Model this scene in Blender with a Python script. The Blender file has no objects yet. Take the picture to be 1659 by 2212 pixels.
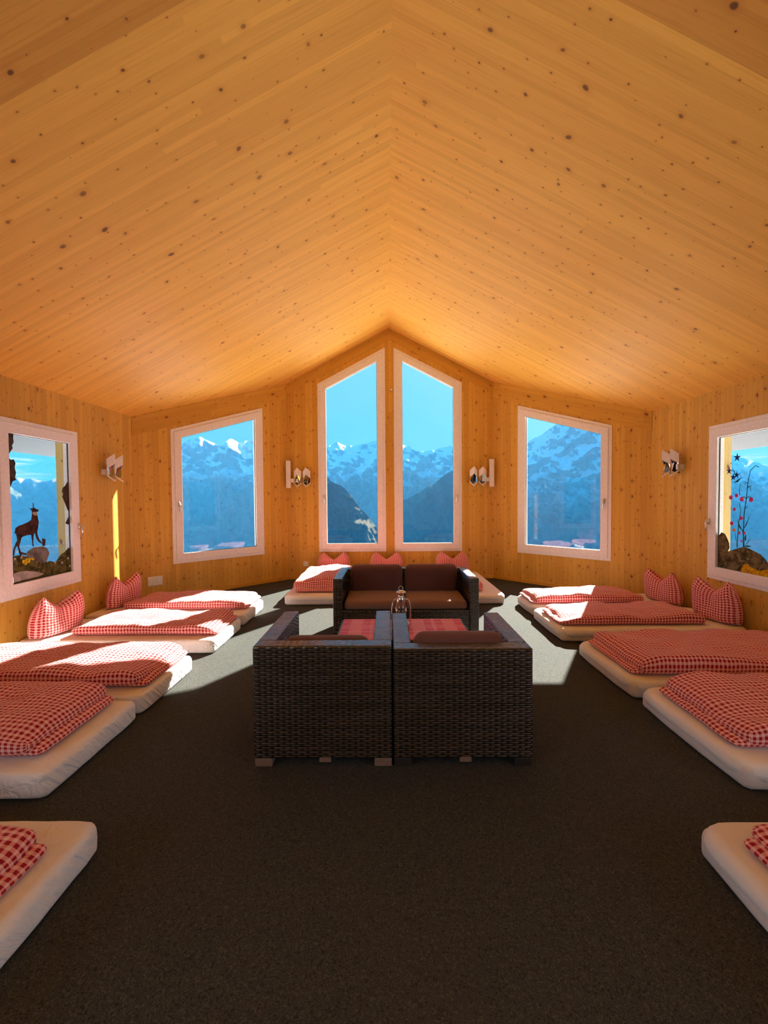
import bpy, bmesh, math, random
from mathutils import Vector, Matrix, noise
from mathutils.geometry import delaunay_2d_cdt

random.seed(7)
scene = bpy.context.scene
col = scene.collection
PI = math.pi

# ------------------------------------------------------------------ camera, sky, sun, exposure
F_PX, W_PX, H_PX = 940.0, 1659.0, 2212.0
PITCH, YAW, ROLL = 0.0300, -0.0080, -0.0079
EYE = Vector((-0.0523, 0.0, 1.485))
cp, sp, cy_, sy_ = math.cos(PITCH), math.sin(PITCH), math.cos(YAW), math.sin(YAW)
fwd = Vector((sy_*cp, cy_*cp, -sp))
right0 = Vector((cy_, -sy_, 0))
up0 = right0.cross(fwd)
rgt = math.cos(ROLL)*right0 + math.sin(ROLL)*up0
upv = -math.sin(ROLL)*right0 + math.cos(ROLL)*up0
cam_data = bpy.data.cameras.new('camera')
cam_data.sensor_fit = 'VERTICAL'
cam_data.sensor_height = 24.0
cam_data.lens = F_PX/H_PX*24.0
cam_data.clip_start, cam_data.clip_end = 0.05, 8000
cam = bpy.data.objects.new('camera', cam_data)
col.objects.link(cam)
m = Matrix((rgt, upv, -fwd)).transposed().to_4x4()
m.translation = EYE
cam.matrix_world = m
scene.camera = cam

SUN_AZ, SUN_EL = math.radians(30.1), math.radians(32.5)
SUN_DIR = Vector((math.sin(SUN_AZ)*math.cos(SUN_EL), math.cos(SUN_AZ)*math.cos(SUN_EL), math.sin(SUN_EL)))
SUN_POWER = 32.0
scene.view_settings.view_transform = 'Standard'
scene.view_settings.look = 'None'
scene.view_settings.gamma = 1.0
scene.view_settings.use_curve_mapping = False
scene.view_settings.exposure = 0.2
scene.cycles.use_denoising = True
scene.cycles.diffuse_bounces = 6
scene.cycles.max_bounces = 14
scene.cycles.transparent_max_bounces = 16
scene.cycles.caustics_reflective = False
scene.cycles.caustics_refractive = False

sun_data = bpy.data.lights.new('sun', 'SUN')
sun_data.energy = SUN_POWER
sun_data.angle = math.radians(0.6)
sun_data.color = (1.0, 0.95, 0.84)
sun = bpy.data.objects.new('sun', sun_data)
col.objects.link(sun)
sun.rotation_euler = SUN_DIR.to_track_quat('Z', 'Y').to_euler()
sun.location = SUN_DIR*40

# added fill lights outside the unseen side windows behind the camera
FILL_L = 155.0
for nm, loc, aim, sx, sy, pw in (('fill_left', (-4.15, -1.7, 1.3), (1, 0, 0.25), 4.4, 1.9, FILL_L),
                                 ('fill_right', (4.15, -1.7, 1.3), (-1, 0, 0.25), 4.4, 1.9, FILL_L)):
    ld = bpy.data.lights.new(nm, 'AREA')
    ld.shape = 'RECTANGLE'
    ld.size, ld.size_y = sx, sy
    ld.energy = pw
    ld.color = (0.74, 0.87, 1.0)
    lo = bpy.data.objects.new(nm, ld)
    col.objects.link(lo)
    lo.location = loc
    lo.rotation_euler = Vector(aim).to_track_quat('-Z', 'Y').to_euler()


# ------------------------------------------------------------------ node helpers
class NT:
    def __init__(self, nt):
        self.nt = nt
        for n in list(nt.nodes):
            nt.nodes.remove(n)

    def n(self, typ, **kw):
        nd = self.nt.nodes.new(typ)
        for k, v in kw.items():
            setattr(nd, k, v)
        return nd

    def link(self, a, b):
        self.nt.links.new(a, b)

    def put(self, sock, v):
        if hasattr(v, 'is_linked'):
            self.link(v, sock)
        else:
            if isinstance(v, tuple) and len(v) == 3 and sock.type == 'RGBA':
                v = (*v, 1.0)
            sock.default_value = v

    def m(self, op, a, b=None, c=None, clamp=False):
        nd = self.n('ShaderNodeMath', operation=op, use_clamp=clamp)
        for i, v in enumerate((a, b, c)):
            if v is not None:
                self.put(nd.inputs[i], v)
        return nd.outputs[0]

    def mix(self, f, a, b, blend='MIX'):
        nd = self.n('ShaderNodeMix', data_type='RGBA', blend_type=blend)
        self.put(nd.inputs[0], f)
        self.put(nd.inputs[6], a)
        self.put(nd.inputs[7], b)
        return nd.outputs[2]

    def vec(self, x, y, z=0.0):
        nd = self.n('ShaderNodeCombineXYZ')
        for i, v in enumerate((x, y, z)):
            self.put(nd.inputs[i], v)
        return nd.outputs[0]

    def sep(self, v):
        nd = self.n('ShaderNodeSeparateXYZ')
        self.link(v, nd.inputs[0])
        return nd.outputs

    def noise(self, vec, scale=5.0, detail=2.0, rough=0.5, dist=0.0, color=False):
        nd = self.n('ShaderNodeTexNoise')
        self.link(vec, nd.inputs['Vector'])
        nd.inputs['Scale'].default_value = scale
        nd.inputs['Detail'].default_value = detail
        nd.inputs['Roughness'].default_value = rough
        nd.inputs['Distortion'].default_value = dist
        return nd.outputs[1 if color else 0]

    def white(self, x, y=None):
        nd = self.n('ShaderNodeTexWhiteNoise', noise_dimensions='2D')
        self.link(self.vec(x, y if y is not None else 0.0), nd.inputs['Vector'])
        return nd.outputs[0]

    def ramp(self, f, lo, hi):
        nd = self.n('ShaderNodeMapRange', interpolation_type='SMOOTHSTEP')
        self.put(nd.inputs[0], f)
        self.put(nd.inputs[1], lo)
        self.put(nd.inputs[2], hi)
        return nd.outputs[0]

    def bump(self, h, strength=0.5, dist=0.01):
        nd = self.n('ShaderNodeBump')
        nd.inputs['Strength'].default_value = strength
        nd.inputs['Distance'].default_value = dist
        self.link(h, nd.inputs['Height'])
        return nd.outputs[0]

    def bsdf(self, color, rough=0.6, spec=0.5, metal=0.0, normal=None, sheen=0.0, trans=0.0):
        b = self.n('ShaderNodeBsdfPrincipled')
        self.put(b.inputs['Base Color'], color)
        self.put(b.inputs['Roughness'], rough)
        b.inputs['Specular IOR Level'].default_value = spec
        b.inputs['Metallic'].default_value = metal
        b.inputs['Transmission Weight'].default_value = trans
        if sheen:
            b.inputs['Sheen Weight'].default_value = sheen
        if normal is not None:
            self.link(normal, b.inputs['Normal'])
        return b.outputs[0]

    def out(self, s, volume=None):
        o = self.n('ShaderNodeOutputMaterial')
        if s is not None:
            self.link(s, o.inputs[0])
        if volume is not None:
            self.link(volume, o.inputs['Volume'])

    def uv(self):
        return self.n('ShaderNodeTexCoord').outputs['UV']

    def obj(self):
        return self.n('ShaderNodeTexCoord').outputs['Object']


def mat(name):
    mt = bpy.data.materials.new(name)
    mt.use_nodes = True
    return mt, NT(mt.node_tree)


def plain(name, color, rough=0.6, spec=0.4, metal=0.0):
    mt, t = mat(name)
    n = t.noise(t.obj(), 40.0, 3.0)
    c = t.mix(t.ramp(n, 0.35, 0.7), tuple(x*0.94 for x in color), tuple(min(1, x*1.04) for x in color))
    t.out(t.bsdf(c, rough, spec, metal))
    return mt


def wood(name, base, strip, seg, tone=0.22, knot=(2.6, 7.0), groove=0.0, knot_col=(0.16, 0.055, 0.015), tone_y=None, rough=0.55, kr=0.075):
    """pine boards: UV in metres, u along the grain, v across"""
    mt, t = mat(name)
    u, v, _ = t.sep(t.uv())
    s = t.m('DIVIDE', v, strip)
    row = t.m('FLOOR', s)
    off = t.m('MULTIPLY', t.white(row), 7.0)
    ln = t.m('FLOOR', t.m('ADD', t.m('DIVIDE', u, seg), off))
    rnd = t.white(row, ln)
    c = t.mix(rnd, tuple(x*(1-tone*f) for x, f in zip(base, (0.75, 1.0, 1.3))), tuple(min(1, x*(1+tone*0.45)) for x in base))
    # wide soft variation and fine grain
    big = t.noise(t.vec(t.m('MULTIPLY', u, 0.35), t.m('MULTIPLY', v, 1.6)), 1.4, 3.0)
    c = t.mix(t.m('MULTIPLY', t.ramp(big, 0.35, 0.7), 0.16), c, (base[0]*0.85, base[1]*0.68, base[2]*0.5))
    gr = t.noise(t.vec(t.m('MULTIPLY', u, 1.3), t.m('MULTIPLY', v, 55.0), t.m('MULTIPLY', rnd, 9.0)), 1.6, 4.0, 0.6, 0.4)
    c = t.mix(t.m('MULTIPLY', t.ramp(gr, 0.45, 0.75), 0.42), c, (base[0]*0.72, base[1]*0.55, base[2]*0.38))
    # knots of several sizes
    warp = t.noise(t.vec(u, v), 3.0, 1.0, 0.5, 0.0, True)
    w = t.sep(warp)
    for k, (ku, kv, thr, gate) in enumerate(((knot[0], knot[1]*0.45, kr, 0.34), (knot[0]*2.1, knot[1]*1.0, kr*0.9, 0.42))):
        vo = t.n('ShaderNodeTexVoronoi', feature='F1', voronoi_dimensions='2D')
        vo.inputs['Scale'].default_value = 1.0
        vo.inputs['Randomness'].default_value = 1.0
        t.link(t.vec(t.m('ADD', t.m('MULTIPLY_ADD', u, ku, 11.3*k), t.m('MULTIPLY', w[0], 0.35)),
                     t.m('ADD', t.m('MULTIPLY', v, kv), t.m('MULTIPLY', w[1], 0.35))), vo.inputs['Vector'])
        cr, cg, cb = t.sep(vo.outputs['Color'])
        rad = t.m('MULTIPLY', t.m('ADD', t.m('MULTIPLY', cg, 0.9), 0.35), thr)
        on = t.m('GREATER_THAN', cr, gate)
        core = t.m('SUBTRACT', 1.0, t.ramp(t.m('DIVIDE', vo.outputs['Distance'], rad), 0.45, 1.0))
        halo = t.m('SUBTRACT', 1.0, t.ramp(t.m('DIVIDE', vo.outputs['Distance'], rad), 0.6, 2.8))
        c = t.mix(t.m('MULTIPLY', t.m('MULTIPLY', halo, on), 0.30), c, (base[0]*0.72, base[1]*0.5, base[2]*0.3))
        c = t.mix(t.m('MULTIPLY', t.m('MULTIPLY', core, on), t.m('ADD', t.m('MULTIPLY', cb, 0.4), 0.55)), c, knot_col)
    if groove > 0:
        fr = t.m('FRACT', s)
        g = t.ramp(t.m('ABSOLUTE', t.m('SUBTRACT', fr, 0.5)), 0.5-groove/strip, 0.5)
        c = t.mix(t.m('MULTIPLY', g, 0.45), c, (base[0]*0.35, base[1]*0.25, base[2]*0.2))
    if tone_y is not None:                       # darker tone on the near side of this depth
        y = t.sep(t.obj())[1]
        pj = t.m('LESS_THAN', y, tone_y)
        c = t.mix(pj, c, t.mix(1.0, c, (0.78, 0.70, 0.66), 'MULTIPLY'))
    hgt = t.m('ADD', t.m('MULTIPLY', gr, 0.5), t.m('MULTIPLY', rnd, 0.3))
    t.out(t.bsdf(c, rough, 0.25, 0.0, t.bump(hgt, 0.10, 0.004)))
    return mt


def gingham(name, period=0.031):
    mt, t = mat(name)
    uvn = t.uv()
    wob = t.sep(t.noise(uvn, 14.0, 2.0, 0.5, 0.0, True))
    u0, v0, _ = t.sep(uvn)
    u = t.m('ADD', u0, t.m('MULTIPLY', t.m('SUBTRACT', wob[0], 0.5), 0.010))
    v = t.m('ADD', v0, t.m('MULTIPLY', t.m('SUBTRACT', wob[1], 0.5), 0.010))
    fu = t.ramp(t.m('ABSOLUTE', t.m('SUBTRACT', t.m('FRACT', t.m('DIVIDE', u, period)), 0.5)), 0.205, 0.265)
    fv = t.ramp(t.m('ABSOLUTE', t.m('SUBTRACT', t.m('FRACT', t.m('DIVIDE', v, period)), 0.5)), 0.205, 0.265)
    c1 = t.mix(fu, (0.84, 0.57, 0.53), (0.79, 0.27, 0.265))
    c2 = t.mix(fu, (0.79, 0.27, 0.265), (0.34, 0.004, 0.013))
    c = t.mix(fv, c1, c2)
    wr = t.noise(t.obj(), 11.0, 4.0, 0.62, 0.8)
    wv = t.noise(t.vec(t.m('MULTIPLY', u0, 300.0), t.m('MULTIPLY', v0, 300.0)), 1.0, 1.0)
    nrm = t.bump(t.m('ADD', wr, t.m('MULTIPLY', wv, 0.03)), 0.55, 0.03)
    t.out(t.bsdf(c, 0.9, 0.15, 0.0, nrm, 0.15))
    return mt


def sheet(name, color, wrinkle):
    mt, t = mat(name)
    x, y, z = t.sep(t.obj())
    a = t.noise(t.vec(t.m('MULTIPLY', x, 9.0), t.m('ADD', t.m('MULTIPLY', y, 9.0), t.m('MULTIPLY', z, 8.0)), t.m('MULTIPLY', z, 2.0)), 1.6, 3.0, 0.5, 0.8)
    b = t.noise(t.obj(), 9.0, 3.0, 0.5, 0.6)
    st = t.noise(t.obj(), 2.0, 2.0)
    nz = t.m('ABSOLUTE', t.sep(t.n('ShaderNodeNewGeometry').outputs['True Normal'])[2])
    a = t.m('MULTIPLY', a, t.m('SUBTRACT', 1.1, nz))
    c = t.mix(t.m('MULTIPLY', t.ramp(st, 0.55, 0.8), 0.25), color, (color[0]*0.9, color[1]*0.88, color[2]*0.86))
    t.out(t.bsdf(c, 0.85, 0.2, 0.0, t.bump(t.m('ADD', a, t.m('MULTIPLY', b, 0.35)), wrinkle, 0.03), 0.1))
    return mt


def wicker(name):
    """flat plastic strands over ribs: UV in metres, strands run along u"""
    mt, t = mat(name)
    u, v, _ = t.sep(t.uv())
    ph, pw = 0.0125, 0.033
    sv = t.m('DIVIDE', v, ph)
    row = t.m('FLOOR', sv)
    fv = t.m('SUBTRACT', t.m('MULTIPLY', t.m('FRACT', sv), 2.0), 1.0)
    prof = t.m('SUBTRACT', 1.0, t.m('POWER', t.m('ABSOLUTE', fv), 3.0))
    wave = t.m('SINE', t.m('ADD', t.m('MULTIPLY', u, PI/pw*1.0), t.m('MULTIPLY', row, PI)))
    hgt = t.m('MULTIPLY', prof, t.m('ADD', 0.55, t.m('MULTIPLY', wave, 0.45)))
    lnr = t.m('FLOOR', t.m('ADD', t.m('MULTIPLY', u, 3.1), t.m('MULTIPLY', t.white(row), 9.0)))
    rnd = t.white(row, lnr)
    c = t.mix(rnd, (0.026, 0.017, 0.014), (0.050, 0.032, 0.026))
    c = t.mix(t.ramp(hgt, 0.05, 0.35), (0.006, 0.004, 0.003), c)
    sh = t.bsdf(c, t.m('ADD', 0.17, t.m('MULTIPLY', rnd, 0.12)), 0.8, 0.0, t.bump(hgt, 0.85, 0.006))
    pb = sh.node
    pb.inputs['Coat Weight'].default_value = 0.4
    pb.inputs['Coat Roughness'].default_value = 0.16
    t.link(pb.inputs['Normal'].links[0].from_socket, pb.inputs['Coat Normal'])
    t.out(sh)
    return mt


def fabric(name, color, sheen=0.2):
    mt, t = mat(name)
    o = t.obj()
    n = t.noise(o, 420.0, 1.0)
    w = t.noise(o, 6.0, 3.0, 0.5, 0.5)
    c = t.mix(t.ramp(n, 0.3, 0.7), tuple(x*0.85 for x in color), tuple(x*1.12 for x in color))
    t.out(t.bsdf(c, 0.88, 0.2, 0.0, t.bump(t.m('ADD', t.m('MULTIPLY', n, 0.05), w), 0.25, 0.02), sheen))
    return mt


def carpet_mat():
    mt, t = mat('speckled_loop_carpet')
    o = t.obj()
    n1 = t.noise(o, 270.0, 1.0, 0.7)
    n2 = t.noise(o, 130.0, 2.0, 0.6)
    n3 = t.noise(o, 1.2, 3.0)
    c = t.mix(t.ramp(n1, 0.22, 0.80), (0.018, 0.019, 0.020), (0.086, 0.092, 0.084))
    fk = t.n('ShaderNodeTexVoronoi', feature='F1')
    fk.inputs['Scale'].default_value = 170.0
    t.link(o, fk.inputs['Vector'])
    fr, fg, fb = t.sep(fk.outputs['Color'])
    c = t.mix(t.m('MULTIPLY', t.ramp(fr, 0.72, 0.95), 0.55), c, (0.112, 0.110, 0.094))
    c = t.mix(t.m('MULTIPLY', t.ramp(fg, 0.75, 0.95), 0.60), c, (0.010, 0.010, 0.010))
    c = t.mix(t.m('MULTIPLY', t.ramp(n2, 0.4, 0.7), 0.35), c, (0.058, 0.062, 0.050))
    c = t.mix(t.m('MULTIPLY', t.ramp(n3, 0.35, 0.7), 0.15), c, (0.075, 0.058, 0.048))
    t.out(t.bsdf(c, 0.95, 0.1, 0.0, t.bump(n1, 0.04, 0.002)))
    return mt


def plaid_mat():
    mt, t = mat('red_plaid_tablecloth')
    u, v, _ = t.sep(t.uv())

    def stripes(x, ph, per, half):
        f = t.m('ABSOLUTE', t.m('SUBTRACT', t.m('FRACT', t.m('ADD', t.m('DIVIDE', x, per), ph)), 0.5))
        return t.m('LESS_THAN', f, half)
    c = (0.66, 0.045, 0.085)
    c = t.mix(t.m('MULTIPLY', stripes(u, 0.0, 0.26, 0.20), 0.45), c, (0.88, 0.36, 0.38))
    c = t.mix(t.m('MULTIPLY', stripes(v, 0.3, 0.26, 0.20), 0.45), c, (0.78, 0.22, 0.24))
    for p in (0.46, 0.50, 0.54):
        c = t.mix(t.m('MULTIPLY', stripes(u, p, 0.26, 0.008), 0.55), c, (0.95, 0.62, 0.55))
        c = t.mix(t.m('MULTIPLY', stripes(v, p+0.3, 0.26, 0.008), 0.45), c, (0.95, 0.62, 0.55))
    n = t.noise(t.obj(), 12.0, 3.0, 0.5, 0.4)
    t.out(t.bsdf(c, 0.5, 0.5, 0.0, t.bump(n, 0.2, 0.02)))
    return mt


def glass_pane_mat():
    mt, t = mat('clear_window_glass')
    tr = t.n('ShaderNodeBsdfTransparent')
    tr.inputs[0].default_value = (0.955, 0.975, 0.97, 1)
    gl = t.n('ShaderNodeBsdfGlossy')
    gl.inputs['Roughness'].default_value = 0.0
    gl.inputs['Color'].default_value = (0.9, 0.95, 1.0, 1)
    ge = t.n('ShaderNodeNewGeometry')
    dp = t.n('ShaderNodeVectorMath', operation='DOT_PRODUCT')
    t.link(ge.outputs['Incoming'], dp.inputs[0])
    t.link(ge.outputs['Normal'], dp.inputs[1])
    fr = t.m('MULTIPLY_ADD', t.m('POWER', t.m('SUBTRACT', 1.0, t.m('ABSOLUTE', dp.outputs['Value']), clamp=True), 5.0), 0.85, 0.075)
    mx = t.n('ShaderNodeMixShader')
    t.link(fr, mx.inputs[0])
    t.link(tr.outputs[0], mx.inputs[1])
    t.link(gl.outputs[0], mx.inputs[2])
    t.out(mx.outputs[0])
    return mt


def sticker(name, ca, cb, scale, cc=None):
    """printed film: opaque ink that also lets some daylight through"""
    mt, t = mat(name)
    o = t.obj()
    n = t.noise(o, scale, 5.0, 0.65, 0.6)
    c = t.mix(t.ramp(n, 0.36, 0.62), ca, cb)
    if cc:
        n2 = t.noise(o, scale*2.3, 3.0, 0.6, 0.3)
        c = t.mix(t.ramp(n2, 0.58, 0.66), c, cc)
    d = t.n('ShaderNodeBsdfDiffuse')
    t.link(c, d.inputs[0])
    tl = t.n('ShaderNodeBsdfTranslucent')
    t.link(c, tl.inputs[0])
    mx = t.n('ShaderNodeMixShader')
    mx.inputs[0].default_value = 0.35
    t.link(d.outputs[0], mx.inputs[1])
    t.link(tl.outputs[0], mx.inputs[2])
    t.out(mx.outputs[0])
    return mt


def rock_snow_mat(name, snow_lo, snow_hi, seed, rock=(0.13, 0.13, 0.14), low=(0.055, 0.075, 0.055), scale=0.010):
    """bare rock with snow held on the flatter ledges, forest and scree lower down"""
    mt, t = mat(name)
    g = t.n('ShaderNodeNewGeometry')
    pos = g.outputs['Position']
    nz = t.sep(g.outputs['Normal'])[2]
    z = t.sep(pos)[2]
    off = t.n('ShaderNodeVectorMath', operation='ADD')
    t.link(pos, off.inputs[0])
    off.inputs[1].default_value = (seed*97.0, seed*31.0, 0)
    p = off.outputs[0]
    n1 = t.noise(p, scale, 7.0, 0.62, 0.3)
    n2 = t.noise(p, scale*3.7, 6.0, 0.65, 0.5)
    hz = t.m('ADD', z, t.m('MULTIPLY', t.m('SUBTRACT', n1, 0.5), 170.0))
    snow_h = t.ramp(hz, snow_lo, snow_hi)
    ledge = t.ramp(t.m('ADD', nz, t.m('MULTIPLY', t.m('SUBTRACT', n2, 0.5), 1.1)), 0.36, 0.62)
    sn = t.m('MULTIPLY', snow_h, t.m('ADD', 0.25, t.m('MULTIPLY', ledge, 0.75)))
    base = t.mix(t.ramp(n2, 0.35, 0.65), tuple(x*0.7 for x in rock), tuple(x*1.5 for x in rock))
    base = t.mix(t.ramp(hz, snow_lo-40, snow_lo+30), low, base)
    c = t.mix(sn, base, (0.82, 0.84, 0.86))
    t.out(t.bsdf(c, 0.9, 0.1))
    return mt


def sky_world():
    w = bpy.data.worlds.new('alpine_sky')
    scene.world = w
    w.use_nodes = True
    t = NT(w.node_tree)
    d = t.n('ShaderNodeTexCoord').outputs['Generated']
    x, y, z = t.sep(d)
    el = t.ramp(z, 0.04, 0.36)
    c = t.mix(el, (0.09, 0.54, 1.0), (0.008, 0.27, 1.0))
    dp = t.n('ShaderNodeVectorMath', operation='DOT_PRODUCT')
    t.link(d, dp.inputs[0])
    dp.inputs[1].default_value = SUN_DIR
    gl = t.m('POWER', t.m('MAXIMUM', dp.outputs['Value'], 0.0), 5.0)
    c = t.mix(t.m('MULTIPLY', gl, 0.75), c, (0.50, 1.10, 1.15))
    # thin cloud banks low over the valley to the west and east
    cn = t.noise(t.vec(t.m('MULTIPLY', x, 2.0), t.m('MULTIPLY', y, 2.0), t.m('MULTIPLY', z, 16.0)), 2.6, 5.0, 0.6, 0.4)
    side = t.ramp(t.m('ABSOLUTE', x), 0.50, 0.66)
    band = t.m('MULTIPLY', t.ramp(z, 0.01, 0.05), t.m('SUBTRACT', 1.0, t.ramp(z, 0.10, 0.22)))
    cl = t.m('MULTIPLY', t.m('MULTIPLY', t.ramp(cn, 0.52, 0.66), side), band)
    c = t.mix(t.m('MULTIPLY', cl, 0.85), c, (1.0, 1.05, 1.1))
    c = t.mix(t.ramp(t.m('MULTIPLY', z, -1.0), 0.0, 0.06), c, (0.10, 0.24, 0.40))
    bg = t.n('ShaderNodeBackground')
    t.link(c, bg.inputs[0])
    bg.inputs[1].default_value = 0.64
    o = t.n('ShaderNodeOutputWorld')
    t.link(bg.outputs[0], o.inputs[0])


sky_world()

# ------------------------------------------------------------------ materials
M_CEIL = wood('spruce_ceiling_boards', (0.85, 0.47, 0.082), 0.042, 6.0, 0.12, (2.7, 7.4), 0.0, tone_y=2.30, kr=0.062)
M_WALL = wood('pine_wall_boards', (0.69, 0.405, 0.070), 0.070, 5.0, 0.13, (4.2, 15.0), 0.0035, kr=0.10)
M_BAND = wood('pine_top_beam', (0.67, 0.385, 0.058), 0.10, 3.0, 0.18, (2.6, 9.0), 0.0, kr=0.085)
M_REVEAL = wood('pale_larch_reveal', (0.60, 0.45, 0.17), 0.12, 2.0, 0.10, (1.5, 5.0), 0.002, kr=0.05)
M_WHITE = plain('white_painted_window', (0.86, 0.835, 0.825), 0.42, 0.4)
M_GASKET = plain('dark_rubber_gasket', (0.03, 0.028, 0.026), 0.6)
M_PLASTIC = plain('white_plastic', (0.82, 0.80, 0.76), 0.4)
M_LAMPW = plain('white_lacquer', (0.80, 0.77, 0.74), 0.35)
M_METAL = plain('brushed_steel', (0.72, 0.70, 0.68), 0.25, 0.5, 1.0)
M_CHROME = plain('mirror_chrome', (0.86, 0.86, 0.86), 0.04, 0.5, 1.0)
M_CARPET = carpet_mat()
M_GLASS = glass_pane_mat()
M_GING = gingham('red_white_gingham')
M_SHEET = sheet('white_fitted_sheet', (0.84, 0.795, 0.785), 0.12)
M_SHEETW = sheet('wrinkled_fitted_sheet', (0.84, 0.795, 0.785), 1.0)
M_TICK = fabric('mattress_ticking', (0.74, 0.68, 0.66))
M_WICKER = wicker('dark_brown_wicker')
M_CUSH = fabric('chocolate_cushion', (0.145, 0.060, 0.050))
M_SEAT = fabric('brown_seat_cushion', (0.23, 0.115, 0.075))
M_FOOT = plain('worn_wooden_foot', (0.20, 0.115, 0.08), 0.6)
M_FOOTD = plain('dark_plastic_foot', (0.02, 0.016, 0.014), 0.5)
M_PLAID = plaid_mat()
M_ROOF = plain('pale_board_soffit', (0.13, 0.14, 0.165), 0.7)
M_BOUNCE = plain('white_bounce_terrace', (0.86, 0.87, 0.88), 0.9, 0.1)


# ------------------------------------------------------------------ mesh helpers
def link_mesh(name, verts, faces, material, parent=None, uvs=None, smooth=False):
    me = bpy.data.meshes.new(name)
    me.from_pydata([tuple(v) for v in verts], [], faces)
    if uvs is not None:
        lay = me.uv_layers.new(name='UVMap')
        flat = [c for uv in uvs for c in uv]
        lay.data.foreach_set('uv', flat)
    for mm in (material if isinstance(material, (list, tuple)) else [material]):
        me.materials.append(mm)
    if smooth:
        me.polygons.foreach_set('use_smooth', [True]*len(me.polygons))
    me.update()
    ob = bpy.data.objects.new(name, me)
    col.objects.link(ob)
    if parent is not None:
        ob.parent = parent
    return ob


def link_bm(name, bm, material, parent=None, smooth=False, boxuv=True):
    bmesh.ops.recalc_face_normals(bm, faces=bm.faces[:])
    if boxuv:
        uvl = bm.loops.layers.uv.verify()
        for f in bm.faces:
            n = f.normal
            ax = max(range(3), key=lambda i: abs(n[i]))
            for lp in f.loops:
                c = lp.vert.co
                lp[uvl].uv = ((c.y, c.z), (c.x, c.z), (c.x, c.y))[ax]
    me = bpy.data.meshes.new(name)
    bm.to_mesh(me)
    bm.free()
    me.materials.append(material)
    if smooth:
        me.polygons.foreach_set('use_smooth', [True]*len(me.polygons))
    ob = bpy.data.objects.new(name, me)
    col.objects.link(ob)
    if parent is not None:
        ob.parent = parent
    return ob


def tag(ob, label, cat, group=None):
    ob['label'] = label
    ob['category'] = cat
    if group:
        ob['group'] = group
    return ob


def struct(ob):
    ob['kind'] = 'structure'
    return ob


def empty(name, loc=(0, 0, 0), rz=0.0):
    ob = bpy.data.objects.new(name, None)
    col.objects.link(ob)
    ob.location = loc
    ob.rotation_euler = (0, 0, rz)
    ob.empty_display_size = 0.1
    return ob


def add_box(bm, lo, hi, bev=0.0, seg=2):
    lo, hi = Vector(lo), Vector(hi)
    r = bmesh.ops.create_cube(bm, size=1.0)
    vs = r['verts']
    for v in vs:
        v.co = Vector([lo[i] + (v.co[i]+0.5)*(hi[i]-lo[i]) for i in range(3)])
    if bev > 0:
        es = list({e for v in vs for e in v.link_edges})
        bmesh.ops.bevel(bm, geom=es, offset=bev, segments=seg, profile=0.5, affect='EDGES')


def box_obj(name, lo, hi, material, parent=None, bev=0.0, seg=2):
    bm = bmesh.new()
    add_box(bm, lo, hi, bev, seg)
    return link_bm(name, bm, material, parent)


def add_tube(bm, pts, r, n=8, closed=False):
    pts = [Vector(p) for p in pts]
    rings = []
    k = len(pts)
    for i, p in enumerate(pts):
        a = pts[(i-1) % k] if (closed or i > 0) else p
        b = pts[(i+1) % k] if (closed or i < k-1) else p
        d = (b-a).normalized()
        ref = Vector((0, 0, 1)) if abs(d.z) < 0.9 else Vector((1, 0, 0))
        x = d.cross(ref).normalized()
        y = d.cross(x)
        rr = r[i] if isinstance(r, (list, tuple)) else r
        rings.append([bm.verts.new(p + rr*(math.cos(2*PI*j/n)*x + math.sin(2*PI*j/n)*y)) for j in range(n)])
    for i in range(k if closed else k-1):
        A, B = rings[i], rings[(i+1) % k]
        for j in range(n):
            bm.faces.new((A[j], A[(j+1) % n], B[(j+1) % n], B[j]))
    if not closed:
        bm.faces.new(rings[0][::-1])
        bm.faces.new(rings[-1])


def add_lathe(bm, prof, n=20, c=(0, 0, 0), caps=True):
    c = Vector(c)
    rings = [[bm.verts.new(c + Vector((r*math.cos(2*PI*j/n), r*math.sin(2*PI*j/n), z))) for j in range(n)] for r, z in prof]
    for A, B in zip(rings, rings[1:]):
        for j in range(n):
            bm.faces.new((A[j], A[(j+1) % n], B[(j+1) % n], B[j]))
    if caps:
        bm.faces.new(rings[0][::-1])
        bm.faces.new(rings[-1])


def axis_pts(h, r, step, nr=4):
    """sample positions along one axis of a rounded slab, denser in the rounded rim"""
    rim = [h - r + r*math.sin(i/nr*PI/2) for i in range(nr+1)]
    inner = max(2, int(round(2*(h-r)/step)))
    mid = [-(h-r) + 2*(h-r)*i/inner for i in range(inner+1)]
    return [-x for x in rim[::-1]][:-1] + mid + rim[1:]


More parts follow.
